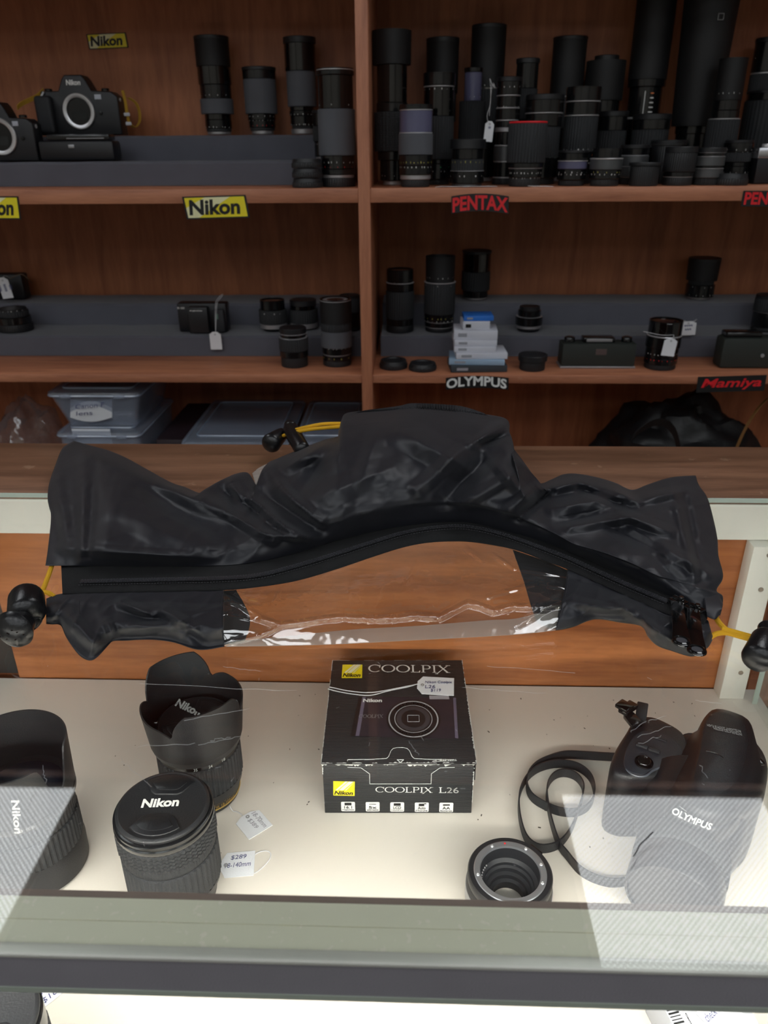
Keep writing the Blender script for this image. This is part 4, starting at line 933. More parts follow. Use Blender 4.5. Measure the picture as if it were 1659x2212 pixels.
# --- small white box with bar code bottom right
c = atz(1540, 2196, FLZ+.03)
bb = thing('white_carton', 'small white carton with a bar code under the front rail at the right', 'box', (c.x, c.y-.004, FLZ), math.radians(14))
obj('carton', box(.056, .064, .030, (0, 0, .0152), .0006), M('white_card', (186, 188, 194), .6, var=.02), bb)
bars = []
for k in range(22): bars.append(box(.0075, .0006+.0006*(k*7 % 3 == 0), .0001, (-.0232, .024-.0021*k, .0303)))
obj('bar_code', join(*bars), SGNB, bb, smooth=0)
obj('small_print', write('Extended Camera Warranty', (-.0165, .026, .0302), (-.0165, -.020, .0302), (-.0152, .026, .0302)), SGNB, bb, smooth=0)
price_tag('torn price label stuck on the small white carton', None, 0, .026, .030, ('check Nikon',), None, m=T(c.x+.006, c.y-.001, FLZ+.0310) @ RZ(.6))

# ================================================================== bridge camera with its neck strap
def ringxy(pts, z, n=56): return [Vector((p.x, p.y, z)) for p in crv([atz(a, b, z) for a, b in pts], n, True)]
def inset(rg, k, z):
    c = sum(rg, Vector())/len(rg); return [Vector((c.x+(p.x-c.x)*k, c.y+(p.y-c.y)*k, z)) for p in rg]
def loft(rings, sub=6):
    """closed rings of equal count, smoothed in between, capped"""
    n = len(rings[0]); R = []
    m = len(rings)
    for i in range(m-1):
        for k in range(sub):
            t = k/sub; a, b, c, d = rings[max(0, i-1)], rings[i], rings[i+1], rings[min(m-1, i+2)]
            R.append([.5*((2*b[j])+(c[j]-a[j])*t+(2*a[j]-5*b[j]+4*c[j]-d[j])*t*t+(3*b[j]-a[j]-3*c[j]+d[j])*t**3) for j in range(n)])
    R.append(rings[-1]); V = [p for r in R for p in r]; Fc = []
    for i in range(len(R)-1):
        for k in range(n): Fc.append((i*n+k, i*n+(k+1) % n, (i+1)*n+(k+1) % n, (i+1)*n+k))
    V += [sum(R[0], Vector())/n, sum(R[-1], Vector())/n]; e = len(V)
    for k in range(n): Fc += [(e-2, (k+1) % n, k), (e-1, (len(R)-1)*n+k, (len(R)-1)*n+(k+1) % n)]
    return V, Fc
OC = thing('bridge_camera', 'black bridge camera with humped top and big lens lying by its coiled strap', 'camera', tuple(atz(1480, 1800, FLZ)))
K = dict(parent=OC, world=True)
SOFT = M('camera_shell', (22, 23, 28), .36, bump=.3, bs=1400)
RUBG = M('grip_skin', (38, 40, 44), .55, bump=.5, bs=1600)
H = lambda h: FLZ+h
G0 = ringxy([(1350, 1588), (1368, 1562), (1400, 1552), (1440, 1566), (1478, 1592), (1494, 1640), (1482, 1676), (1430, 1688), (1385, 1690), (1346, 1688), (1318, 1670), (1324, 1632)], H(.066))
def gr(k, z): return inset(G0, k, H(z))
obj('hand_grip', loft([gr(.93, .0005), gr(.99, .004), gr(1.0, .03), gr(1.0, .058), gr(.985, .066), gr(.93, .0705), gr(.82, .072)], 4), SOFT, smooth=60, **K)
# main body behind the lens
B0 = ringxy([(1440, 1700), (1482, 1600), (1520, 1580), (1600, 1590), (1640, 1618), (1657, 1650), (1655, 1700), (1636, 1752), (1596, 1775), (1540, 1770), (1480, 1745)], H(.062))
H1 = ringxy([(1448, 1716), (1486, 1618), (1515, 1568), (1555, 1552), (1605, 1570), (1636, 1615), (1648, 1655), (1640, 1708), (1612, 1755), (1548, 1790), (1490, 1768)], H(.080))
H2 = ringxy([(1478, 1706), (1500, 1622), (1512, 1568), (1530, 1541), (1552, 1532), (1594, 1543), (1620, 1560), (1630, 1600), (1626, 1660), (1600, 1725), (1550, 1762), (1502, 1746)], H(.093))
H3 = ringxy([(1494, 1690), (1508, 1622), (1518, 1568), (1532, 1543), (1554, 1534), (1592, 1546), (1612, 1562), (1620, 1602), (1612, 1655), (1590, 1702), (1550, 1728), (1512, 1720)], H(.098))
obj('camera_body', loft([inset(B0, .95, H(.0005)), inset(B0, 1, H(.006)), inset(B0, 1, H(.04)), B0, H1, H2, H3, inset(H3, .9, H(.0998))], 4), SOFT, smooth=60, **K)
bridge = ringxy([(1462, 1600), (1500, 1590), (1510, 1640), (1500, 1720), (1450, 1730), (1420, 1712), (1440, 1660)], H(.064))
obj('top_plate', loft([inset(bridge, 1, H(.0005)), inset(bridge, 1, H(.06)), inset(bridge, .97, H(.066)), inset(bridge, .85, H(.068))], 4), SOFT, smooth=60, **K)
# lens barrel towards the front
a = atz(1506, 1715, H(.047)); b = atz(1455, 1925, H(.041)); d = (b-a).normalized(); a.z = H(.0462); b.z = H(.0402)
b = a+(b-a).normalized()*((b-a).length); L_ = (b-a).length; am = axis_m(a, b)
obj('lens_barrel', xf(lathe([(0, 0), (.0425, 0), (.0425, L_*.3), (.0400, L_*.52), (.0365, L_*.60), (.0355, L_*.62), (0, L_*.62)], 72), am), SOFT, smooth=50, **K)
zr = obj('zoom_ring', xf(ribbed(.0358, L_*.622, L_*.80, 64, .0007), am), RUB, smooth=40, **K)
obj('front_rim', xf(lathe([(0, L_*.802), (.0334, L_*.802), (.0340, L_*.83), (.0352, L_*.86), (.0350, L_*1.07), (.0340, L_*1.085), (.0325, L_*1.085), (.0325, L_*1.05), (0, L_*1.05)], 72), am), SOFT, smooth=50, **K)
obj('lens_cap', xf(lathe([(0, L_*1.051), (.0318, L_*1.051), (.0322, L_*1.07), (.030, L_*1.078), (0, L_*1.078)], 56), am), BLK, **K)
obj('barrel_lug', xf(box(.006, .007, .005, bev=.0015), Matrix.Translation(atz(1548, 1895, H(.048)))), SOFT, **K)
# brow over the lens with the maker's word
W0 = ringxy([(1440, 1738), (1468, 1712), (1540, 1720), (1600, 1745), (1590, 1778), (1545, 1802), (1492, 1785), (1448, 1762)], H(.080))
obj('flash_brow', loft([inset(W0, .95, H(.050)), inset(W0, 1.0, H(.072)), inset(W0, .98, H(.080)), inset(W0, .9, H(.0835)), inset(W0, .7, H(.0848))], 4), SOFT, smooth=60, **K)
obj('lettering', write('OLYMPUS', atz(1449, 1757, H(.0882)), atz(1534, 1794, H(.0882)), atz(1456, 1744, H(.0882)), .022, .0002, arch=-.12), WHT, smooth=0, **K)
obj('brow_line', tube(crv([atz(1468, 1742, H(.0858)), atz(1490, 1757, H(.0862)), atz(1520, 1768, H(.0862)), atz(1546, 1766, H(.0858))], 14), .00035, 5), GRYP, smooth=0, **K)
# controls
obj('control_plate', xf(prism([(p.x, p.y) for p in crv([atz(a_, b_, H(.0722)) for a_, b_ in ((1386, 1580), (1440, 1590), (1474, 1620), (1466, 1672), (1418, 1662), (1384, 1676), (1348, 1656), (1356, 1610))], 40, True)], H(.0695), H(.0730), .0012, 3), Matrix.Identity(4)), M('plate_grey', (36, 39, 47), .4, bump=.2, bs=1200), **K)
def disc(px, py, z, r_, h_, nm, mt): return obj(nm, xf(lathe([(0, 0), (r_, 0), (r_, h_*.7), (r_*.9, h_), (r_*.8, h_*.8), (0, h_*.75)], 32), Matrix.Translation(atz(px, py, z))), mt, **K)
disc(1391, 1648, H(.0728), .0062, .0030, 'shutter_button', GLS)
obj('button_ring', xf(lathe([(.0068, 0), (.0078, 0), (.0076, .0016), (.0070, .0016), (.0068, 0)], 36), Matrix.Translation(atz(1391, 1648, H(.0729)))), GLS, **K)
a2 = math.atan2((atz(1424, 1624, H(.072))-atz(1376, 1606, H(.072))).y, (atz(1424, 1624, H(.072))-atz(1376, 1606, H(.072))).x)
for x, y in ((1387, 1611), (1413, 1621)): obj('zoom_button', xf(box(.0105, .0045, .003, bev=.0012), Matrix.Translation(atz(x, y, H(.0738))) @ RZ(a2)), RUBG, **K)
obj('zoom_button', xf(box(.0105, .0035, .0015, bev=.0007), Matrix.Translation(atz(1428, 1596, H(.0733))) @ RZ(a2)), RUBG, **K)
obj('panel_groove', tube(crv([atz(1352, 1662, H(.0715)), atz(1368, 1674, H(.0722)), atz(1392, 1677, H(.0725)), atz(1412, 1664, H(.0725)), atz(1432, 1660, H(.0718)), atz(1462, 1676, H(.069))], 30), .0009, 6), M('groove_grey', (84, 88, 98), .35), smooth=0, **K)
obj('display_window', xf(box(.014, .007, .0015, bev=.0006), Matrix.Translation(atz(1446, 1645, H(.0715))) @ RZ(a2)), GLS, **K)
obj('sensor_window', xf(box(.011, .008, .002, bev=.001), Matrix.Translation(atz(1432, 1694, H(.0698))) @ RZ(a2)), M('dark_red_window', (62, 40, 46), .2), **K)
for k in range(3):
    y = 1566+k*6.5; x0, x1 = (1600-k*2, 1527+k*14); x0 += 4*k
    obj('hump_print', write(('INTELLIGENT ZOOM & FLASH', 'INTEGRATED SYSTEM', 'ED LENS')[k], atz(x0, y+12, H(.1002)), atz(x1, y-2, H(.1002)), atz(x0+1, y+17, H(.1002)), 0, .0002) if k < 2 else box(.0001, .0001, .0001, tuple(atz(1560, 1640, H(.0985)))), GRYP, smooth=0, **K)
obj('hump_seam', tube(crv([atz(1525, 1622, H(.0998)), atz(1548, 1628, H(.1002)), atz(1568, 1641, H(.0992))], 10), .0004, 5), GLS, smooth=0, **K)
for k, (x, y) in enumerate(((1638, 1640), (1637, 1662), (1630, 1694))): obj('side_switch', xf(box(.0045, (.013, .006, .007)[k], .003, bev=.001), Matrix.Translation(atz(x, y, H(.0835-.002*k))) @ RZ(.2)), GLS, **K)
obj('side_print', write('ON OFF', atz(1613, 1692, H(.0905)), atz(1628, 1645, H(.0905)), atz(1609, 1690, H(.0905)), 0, .0006), GRYP, smooth=0, **K)
# folded strap slider at the back corner
sl = obj('strap_slider', xf(join(box(.019, .010, .005, (0, 0, 0), .0012), box(.012, .013, .004, (-.004, .002, .0035), .001)), Matrix.Translation(atz(1357, 1530, H(.080))) @ RZ(.75)), GLS, **K)
obj('strap_keeper', xf(box(.011, .016, .006, bev=.0015), Matrix.Translation(atz(1367, 1556, H(.076))) @ RZ(.3)), BLK2, **K)
obj('strap_tongue', patch([(1352, 1572), (1400, 1552)], [(1366, 1515), (1380, 1508)], [(1352, 1572), (1358, 1545), (1366, 1515)], [(1400, 1552), (1398, 1530), (1380, 1508)], 10, 12, lambda x, y, u, v: 0, sheet=False) if False else xf(box(.010, .024, .003, bev=.001), Matrix.Translation(atz(1386, 1538, H(.077))) @ RZ(-.35) @ RX(.1)), BLK, **K)
STR = M('strap_rubber', (34, 37, 41), .5, bump=.4, bs=1200)
SP = [(1340, 1628), (1300, 1626), (1260, 1624), (1220, 1624), (1185, 1634), (1158, 1648), (1142, 1668), (1139, 1692), (1150, 1714), (1174, 1730), (1209, 1744), (1246, 1746), (1274, 1732), (1285, 1704), (1276, 1672), (1248, 1650), (1206, 1643), (1166, 1652), (1140, 1672), (1124, 1704), (1122, 1744), (1131, 1788), (1146, 1814), (1172, 1826), (1208, 1817), (1234, 1786), (1252, 1738), (1261, 1704), (1258, 1684), (1242, 1667), (1218, 1661), (1198, 1668), (1185, 1686), (1182, 1712), (1188, 1752), (1198, 1790), (1210, 1820), (1226, 1840), (1252, 1870), (1286, 1889), (1326, 1898), (1366, 1892), (1395, 1880)]
P = crv([atz(x, y, FLZ+.0105) for x, y in SP], 260)
P = [Vector((p.x, p.y, FLZ+.0006+.0011*math.sin(i*.05)**2)) for i, p in enumerate(P)]
tag(obj('neck_strap', ribbon(P, .0102, .0013), STR, smooth=50), 'thin black neck strap coiled in loops on the deck beside the bridge camera', 'strap')

# ================================================================== stock on the shelves
KM = {'m': DSIL, 'k': BLK, 'b': BLK2, 's': SIL, 'g': RUB, 'w': RUB, 'h': M('hood_matte', (20, 20, 22), .6), 'c': BLK, 'G': GLS, 'y': M('grey_satin', (92, 94, 96), .35, metal=.5), 'r': RED, 'v': M('violet_gloss', (92, 92, 120), .2, coat=.3), 'n': M('worn_silver', (170, 168, 170), .4, metal=.6), 'p': M('grey_rubber', (88, 90, 96), .75, bump=.6, bs=1300)}
KN = {'m': 'lens_mount', 'k': 'rear_cap', 'b': 'barrel', 's': 'silver_ring', 'g': 'focus_ring', 'w': 'zoom_ring', 'h': 'hood', 'c': 'front_cap', 'G': 'gloss_barrel', 'y': 'grey_ring', 'r': 'red_ring', 'v': 'upper_barrel', 'n': 'mount_ring', 'p': 'rubber_grip'}
MARKM = {'w': WHT, 'g': M('green_print', (40, 190, 110), .5), 'o': M('orange_print', (220, 120, 60), .5), 'y': M('amber_print', (200, 190, 90), .5), 'r': RED}
def marks(t, r_, z, n, col, seed, hgt=.0030):
    R = random.Random(seed); V, Fc = [], []
    for k in range(n):
        a = -PI*.92+PI*.84*(k+R.random()*.6)/n; w_ = R.uniform(.012, .05); o = len(V); hh = hgt*R.uniform(.5, 1); rr = r_+.0003
        for aa, zz in ((a, z), (a+w_, z), (a+w_, z+hh), (a, z+hh)): V.append(Vector((rr*math.cos(aa), rr*math.sin(aa), zz)))
        Fc.append((o, o+1, o+2, o+3))
    obj('scale_marks', (V, Fc), MARKM[col], t, smooth=0)
SEED = [11]
def lens(label, x, yb, yt, w_, Y, z, spec, top='cap', mk=(), name='camera_lens', cat='camera lens', group='second-hand lenses on the shelves', tilt=0, zoff=0):
    """x centre, yb base row, yt top row, w_ width in the photo; Y distance, z height of what it stands on"""
    X = aty(x, yb, Y).x; ht = aty(x, yt, Y).z-z; zc = (Vector((X, Y, z+ht/2))-CAM).dot(fw); r_ = w_*zc/F/2
    m = T(X, Y, z+.0006)
    if tilt: m = m @ RY(tilt)
    t = thing(name, label, cat, m=m, group=group)
    items = spec.split(); tot = sum(float(i[1:].split(':')[0]) for i in items); zz = zoff; body = ht-.0010
    cur = None
    for i in items:
        k = i[0]; f = i[1:].split(':'); hh = body*float(f[0])/tot; rr = r_*(float(f[1])/100 if len(f) > 1 else 1); r1 = r_*(float(f[2])/100) if len(f) > 2 else rr
        z0, z1 = zz, zz+hh-.0001
        if k in 'gw' : g = ribbed(rr, z0, z1, 36 if k == 'g' else 30, .0009, 4, 0 if k == 'g' else max(2, int(hh/.004)))
        elif k == 'k': g = ribbed(rr, z0, z1, 44, .0006, 4)
        elif k == 'c': g = lathe([(0, z0), (rr, z0), (rr, z1-.001), (rr-.001, z1), (rr*.88, z1), (rr*.86, z1-.0008), (0, z1-.0006)], 44)
        elif k == 'h': g = lathe([(0, z0), (rr, z0), (r1, z1), (r1-.0016, z1), (rr-.003, z0+hh*.15), (0, z0+hh*.15)], 48)
        else: g = drum(rr, r1, z0, z1, .0008, seg=48)
        obj(KN[k], g, KM[k], t, smooth=32); zz += hh; last = r1
    if top == 'glass':
        obj('filter_rim', lathe([(last*.80, zz-.002), (last*.99, zz-.002), (last*.99, zz+.0016), (last*.93, zz+.0018), (last*.90, zz+.0002), (last*.80, zz+.0002)], 44), BLK2, t)
        obj('front_glass', lathe([(0, zz+.0006), (last*.5, zz+.0002), (last*.80, zz-.0012), (last*.80, zz-.002), (0, zz-.002)], 36), LENSG, t)
    for f, n, col in mk:
        SEED[0] += 1
        # radius at this height
        q = 0; rr = r_
        for i in items:
            f2 = i[1:].split(':'); q += float(f2[0])/tot
            if q >= f: rr = r_*(float(f2[1])/100 if len(f2) > 1 else 1)*max(1, 1); break
        marks(t, rr, body*f+zoff, n, col, SEED[0])
    return t, X, ht, r_
SH1, SH2 = Z1, Z2; E1 = .0465; E2 = .0945
# --- top shelf, left bay, on the riser and the shelf
lens('tall black telephoto lens, leftmost of three standing on the upper felt step', 473, 275, 78, 72, 1.825, SH1+E2, 'n3:70 k3:75 b9:80 G6:80 p15:98 b14:92 G18:98 h26:100 c3:102', mk=((.07, 8, 'w'), (.4, 5, 'w')))
lens('short black zoom lens with rubber grip, middle of three on the upper felt step', 567, 272, 145, 72, 1.825, SH1+E2, 'n5:66 k4:74 b10:80 b9:84 p46:96 b12:98 c4:100', mk=((.12, 6, 'r'), (.2, 9, 'w'), (.26, 7, 'w')))
lens('tall black lens with a silver mount, rightmost of three on the upper felt step', 655, 270, 80, 68, 1.825, SH1+E2, 'n5:78 k3:72 b10:80 b5:84 G4:80 p34:92 G26:98 c6:101', mk=((.09, 10, 'w'), (.2, 8, 'w')))
lens('long zoom lens with grey rubber grip standing on the shelf beside the upright', 731, 400, 150, 80, 1.575, SH1, 'k8:94 n3:90 b5:96 G12:94 p40:100 G28:92 b4:100 s1:98', 'glass', mk=((.17, 6, 'r'), (.21, 8, 'w'), (.7, 3, 'w')))
lens('short dark lens half hidden behind the long grey-gripped zoom on the lower step', 703, 332, 238, 52, 1.705, SH1+E1, 'n5:80 b30:90 g30:98 b25:95 c5:100', mk=((.3, 7, 'w'),))
def rear_cap(label, x, yb, w_, Y, z, hmm=.012, name='spare_rear_cap'):
    X = aty(x, yb, Y).x; zc = (Vector((X, Y, z))-CAM).dot(fw); r_ = w_*zc/F/2
    t = thing(name, label, 'lens cap', (X, Y, z+.0006), group='loose lens caps on the shelves')
    obj('rim', ribbed(r_, 0, hmm*.6, 40, .0008), BLK, t)
    obj('cap_face', lathe([(0, hmm*.61), (r_*.96, hmm*.61), (r_*.9, hmm), (r_*.7, hmm), (r_*.66, hmm*.85), (0, hmm*.85)], 44), BLK, t)
    return t
for k, wd in enumerate(('bottom', 'middle', 'top')): rear_cap('black ribbed cap, %s of three stacked at the foot of the long zoom' % wd, 665, 402, 66, 1.545, SH1+k*.0166, .0155)

# --- film cameras
def slr(label, x0, x1, yt, yb, Y, z, word='Nikon', grip_left=True, chrome=False, ring=(.5, .42, .27)):
    pb0, pb1 = aty(x0, yb, Y), aty(x1, yb, Y); w_ = pb1.x-pb0.x; h_ = aty((x0+x1)/2, yt, Y).z-z; X = (pb0.x+pb1.x)/2
    t = thing('film_camera', label, 'camera', (X, Y, z+.0008), group='film cameras on the shelves')
    D = .040
    bh = h_*.74
    fr = [(-w_/2, 0), (w_/2, 0), (w_/2, bh*.86), (w_*.43, bh*.98), (w_*.20, bh), (w_*.14, h_*.93), (w_*.10, h_), (-w_*.10, h_), (-w_*.14, h_*.93), (-w_*.20, bh), (-w_*.42, bh), (-w_/2, bh*.9)]
    m = Matrix(((1, 0, 0, 0), (0, 0, -1, 0), (0, 1, 0, 0), (0, 0, 0, 1)))
    shell = M('chrome_top', (200, 200, 204), .25, metal=.9) if chrome else M('camera_shell')
    obj('camera_body', prism([(a, b) for a, b in fr], -D/2, D/2, .003, 3, m=m, botbev=.003), M('camera_shell'), t, smooth=40)
    if chrome: obj('chrome_top', prism([(a, b) for a, b in ((-w_/2-.0006, bh*.70), (w_/2+.0006, bh*.70), (w_/2+.0006, bh*.98), (w_*.2, bh), (w_*.11, h_+.0008), (-w_*.11, h_+.0008), (-w_*.2, bh), (-w_/2-.0006, bh*.98))], -D/2-.0008, D/2+.0008, .002, 2, m=m, botbev=.002), shell, t, smooth=40)
    if grip_left: obj('hand_grip', prism(rrect(w_*.2, bh*.86, .006), 0, .016, .006, 3, m=T(-w_*.38, -D/2, bh*.46) @ RX(PI/2)), RUBG, t, smooth=40)
    fy = -D/2-.0006; cx, cz, rr = (ring[0]-.5)*w_, ring[1]*h_, ring[2]*h_
    mr = T(cx, fy, cz) @ RX(PI/2)
    rg = obj('bayonet_mount', xf(lathe([(rr*.76, 0), (rr, 0), (rr, .004), (rr*.97, .0048), (rr*.80, .0048), (rr*.76, .004), (rr*.76, 0)], 56), mr), M('mount_chrome', (214, 214, 218), .28, metal=.75), t)
    obj('mirror_box', xf(lathe([(0, .0002), (rr*.75, .0002), (rr*.75, .0009), (0, .0009)], 40), mr), M('mirror_dark', (8, 8, 9), .3), t)
    obj('mirror', xf(box(rr*1.0, rr*.5, .0006, (0, -rr*.25, .0014)), mr), M('mirror_slate', (34, 38, 40), .1), t)
    for a in (.6, 2.4, 3.6, 5.4): obj('screw', xf(lathe([(0, 0), (.001, 0), (.0008, .0004), (0, .0003)], 10), mr @ T(rr*.88*math.cos(a), rr*.88*math.sin(a), .0048)), DSIL, rg)
    obj('lettering', write(word, (-w_*.085, fy-.0002, h_*.83), (w_*.085, fy-.0002, h_*.83), (-w_*.08, fy-.0002, h_*.92), .035, .0004), WHT, t, smooth=0)
    for sx in (-.36, .33): obj('top_dial', xf(lathe([(0, 0), (.008, 0), (.008, .004), (.007, .0052), (0, .0052)], 28), T(sx*w_, 0, bh*(1.0 if abs(sx) > .3 else 1))), BLK2 if not chrome else SIL, t)
    obj('light_plate', box(w_*.08, .0012, h_*.08, (w_*.27, fy-.0005, bh*.86), .0004), M('pale_plate', (190, 196, 208), .4), t)
    obj('strap_lug', xf(lathe([(.0025, 0), (.0035, 0), (.0035, .0012), (.0025, .0012), (.0025, 0)], 14), T(w_/2+.001, -.008, bh*.8) @ RY(PI/2)), SIL, t)
    obj('lens_release', xf(lathe([(0, 0), (.004, 0), (.0036, .0025), (0, .003)], 20), T(cx+rr*1.35, fy, cz-rr*.1) @ RX(PI/2)), BLK2, t)
    return t, X, w_, h_
slr('black film camera body with open silver mount standing on a battery grip', 95, 270, 164, 282, 1.80, SH1+E2, ring=(.52, .40, .30))
t = thing('battery_grip', 'long black battery grip lying on the lower felt step under the film camera', 'battery grip', (aty(176, 335, 1.70).x, 1.70, SH1+E1+.0008))
gw = aty(256, 335, 1.70).x-aty(97, 335, 1.70).x
obj('grip_body', join(box(gw, .048, .036, (0, 0, .018), .005), ), M('camera_shell'), t)
obj('grip_top', box(gw*.84, .038, .012, (.004, .002, .0425), .003), BLK2, t); obj('latch', box(.012, .002, .006, (-.008, -.0252, .026), .0006), DSIL, t); obj('chrome_trim', box(gw*.5, .0012, .0012, (.02, -.0175, .0405)), DSIL, t)
slr('black film camera body with silver mount cut off by the left edge of the photo', -62, 92, 222, 338, 1.70, SH1+E1, ring=(.53, .42, .32))
YS = M('yellow_strap', (196, 152, 48), .7, bump=.5, bs=900)
t = thing('camera_strap', 'yellow and black strap hanging at the right end of the film camera', 'strap', tuple(aty(285, 278, 1.83)))
def at2(pts, Y): return [aty(p[0], p[1], Y if len(p) < 3 else p[2]) for p in pts]
obj('webbing', ribbon(crv(at2([(262, 196, 1.80), (268, 220, 1.79), (272, 245, 1.785), (278, 268, 1.79), (290, 275, 1.80), (299, 262, 1.82), (298, 240, 1.83), (290, 222, 1.835), (275, 212, 1.84)], 1.8), 40), .009, .0012, up=Vector((.75, -.6, .1)).normalized()), YS, t, world=True)
obj('buckle', join(*[xf(box(.011, .003, .006, bev=.0008), Matrix.Translation(aty(x, y, 1.783))) for x, y in ((273, 246), (277, 268))]) if False else xf(box(.012, .003, .0065, bev=.0008), Matrix.Translation(aty(274, 247, 1.779))), M('buckle_white', (190, 190, 196), .4), t, world=True)
obj('buckle', xf(box(.012, .003, .0065, bev=.0008), Matrix.Translation(aty(278, 267, 1.782))), M('buckle_white'), t, world=True)
t = thing('camera_strap', 'yellow strap draped between the two film camera bodies', 'strap', tuple(aty(60, 220, 1.76)))
obj('webbing', ribbon(crv(at2([(94, 200, 1.79), (82, 212, 1.775), (62, 222, 1.76), (46, 230, 1.745), (38, 238, 1.735)], 1.8), 24), .009, .0012, up=Vector((.2, -.3, .9)).normalized()), YS, t, world=True)
obj('white_cord', tube(crv(at2([(94, 198, 1.777), (87, 215, 1.774), (88, 235, 1.772), (92, 252, 1.77)], 1.8), 16), .0018, 6), STRG, t, world=True)

# --- top shelf, right bay: the crowd of lenses
RA, RB_, RC, RD = 1.545, 1.630, 1.715, 1.810
lens('very tall black lens at the left end of the crowded shelf beside the upright', 847, 393, 66, 80, 1.640, SH1, 'n3:52 b14:66 b6:80 w26:96 b6:84 G24:80 h21:100:102', 'open', mk=((.06, 4, 'w'), (.79, 10, 'w')))
lens('chrome-banded zoom lens with grey grip, front row next to the upright', 897, 406, 228, 74, RA, SH1, 'k8:84 n5:90 b10:96 b11:98 p22:100 s1:96 v22:94 s1:96 b4:96', 'glass', mk=((.15, 12, 'g'), (.3, 12, 'y'), (.24, 10, 'w')))
lens('tall dark lens with long ribbed grip between the chrome-banded zoom and the tagged lens', 944, 398, 160, 70, 1.650, SH1, 'k5:76 b14:92 b4:80 g38:96 G25:92 s1:93 b10:97', 'glass', mk=((.12, 6, 'w'), (.16, 4, 'g'), (.86, 6, 'w')))
lens('black lens whose top alone shows in the back row behind the long ribbed grip', 950, 388, 82, 68, RD, SH1, 'n3:66 b40:80 g20:90 h34:98:100 c3:102')
lens('slim lens with violet-grey sheen standing over the tilted small lens', 1014, 392, 146, 56, 1.735, SH1, 'k8:90 b30:96 g34:100 v24:66 b4:70', mk=((.75, 4, 'w'),))
lens('small lens leaning to the right in the front row below the violet-grey lens', 1008, 398, 300, 76, 1.570, SH1, 'y6:86 b26:98 s1:96 g24:92 b22:90 c20:100', mk=((.2, 5, 'w'), (.5, 8, 'y')))
lens('lens cap tilted on the small front row lens below the violet-grey lens', 1008, 398, 300, 70, 1.570, SH1, 'b30:96 s1:98 c4:96', name='lens_hood', cat='lens hood', group='second-hand lenses on the shelves') if False else None
lens('tall wide lens with white lettered ring in the back row, left of centre', 1042, 388, 54, 72, RD, SH1, 'n3:66 b30:80 g28:92 s1:80 h37:98:100 c2:101', mk=((.62, 10, 'w'),))
lens('slender stacked-looking lens with many silver rings right of the string tag', 1088, 396, 166, 54, 1.640, SH1, 'k6:96 s1:94 b14:90 s1:94 y14:96 s1:94 b12:88 n4:92 b6:90 s1:92 b10:94 s1:92 b10:90 s1:94 b12:96 c4:96', mk=((.6, 5, 'w'), (.72, 5, 'w'), (.9, 5, 'w')))
lens('lens with a bright red ring at its top, front row above the sign', 1132, 404, 262, 84, RA, SH1, 'k14:80 b14:86 s1:86 b8:90 g60:98 r3:96', 'open', mk=((.2, 12, 'w'), (.12, 9, 'w')))
lens('wide lens with broad flat cap behind the red-ringed lens', 1164, 396, 204, 80, 1.642, SH1, 'k6:80 b20:88 g30:92 b12:96 s1:100 b12:100 c5:101', mk=((.3, 5, 'w'),))
lens('dark lens in the back row just right of the slender ringed lens', 1124, 388, 126, 50, 1.755, SH1, 'n3:70 b50:86 g25:96 b20:92 c4:98')
lens('tall black lens with one silver line in the back row behind the wide capped lens', 1207, 386, 80, 70, RD, SH1, 'n3:66 b35:80 g22:90 s1:86 h38:98:100 c2:102', mk=((.6, 3, 'w'),))
lens('medium lens with coloured distance numbers standing right of the wide capped lens', 1243, 394, 190, 74, 1.648, SH1, 'k9:84 b10:90 b12:92 g34:96 s1:98 b12:96 s1:100 b12:98', 'glass', mk=((.25, 8, 'g'), (.3, 4, 'o'), (.36, 8, 'w'), (.22, 12, 'w')))
lens('broad dark lens with stepped hood in the back row above the squat lenses', 1284, 386, 120, 78, 1.800, SH1, 'n4:66 b30:80 g16:86 b14:90 h30:104:104 c4:64')
lens('squat lens with green printed scale behind the front row of small lenses', 1308, 392, 240, 66, 1.720, SH1, 'k10:84 b20:94 s1:92 b12:90 g30:98 b20:94 c7:100', mk=((.3, 12, 'w'), (.44, 6, 'y'), (.38, 7, 'g')))
lens('very tall black lens with a white ladder-like scale standing in the back row', 1372, 380, -22, 80, RD, SH1, 'n3:70 G31:84 s1:86 b16:86 b4:98 h45:100:100', mk=((.18, 6, 'w'),))
tt = [o for o in COL.objects if o.name.startswith('camera_lens')][-1]
for k in range(7): 
    rr = .0376
    obj('ladder_mark', xf(box(.010-.0006*k, .0006, .0022), T(.004, -rr*.98, .112+k*.0085)), MARKM['w'] if k not in (0, 6) else MARKM['o'], tt, smooth=0)
obj('ladder_line', xf(box(.0014, .0006, .060), T(-.010, -rr*.95, .137)), MARKM['w'], tt, smooth=0)
lens('flat wide lens with grey top standing under the tall ladder-scaled lens', 1391, 390, 246, 78, 1.712, SH1, 'k10:80 b26:90 b14:86 g26:98 b14:100 c8:102', mk=((.35, 8, 'w'), (.3, 4, 'y')))
lens('huge black telephoto lens rising out of the top of the photo', 1480, 386, -40, 108, 1.765, SH1, 'n3:56 b9:60 y1:60 b12:64 b4:68 h70:86:104', mk=((.10, 10, 'g'), (.13, 8, 'w')))
tt = [o for o in COL.objects if o.name.startswith('camera_lens')][-1]
obj('yellow_dot', xf(lathe([(0, 0), (.0085, 0), (.0085, .0006), (0, .0006)], 24), T(-.012, -.0350, .118) @ Matrix.Diagonal((1, 1, .5, 1)) @ RX(PI/2)), M('dull_yellow', (150, 150, 50), .5), tt)
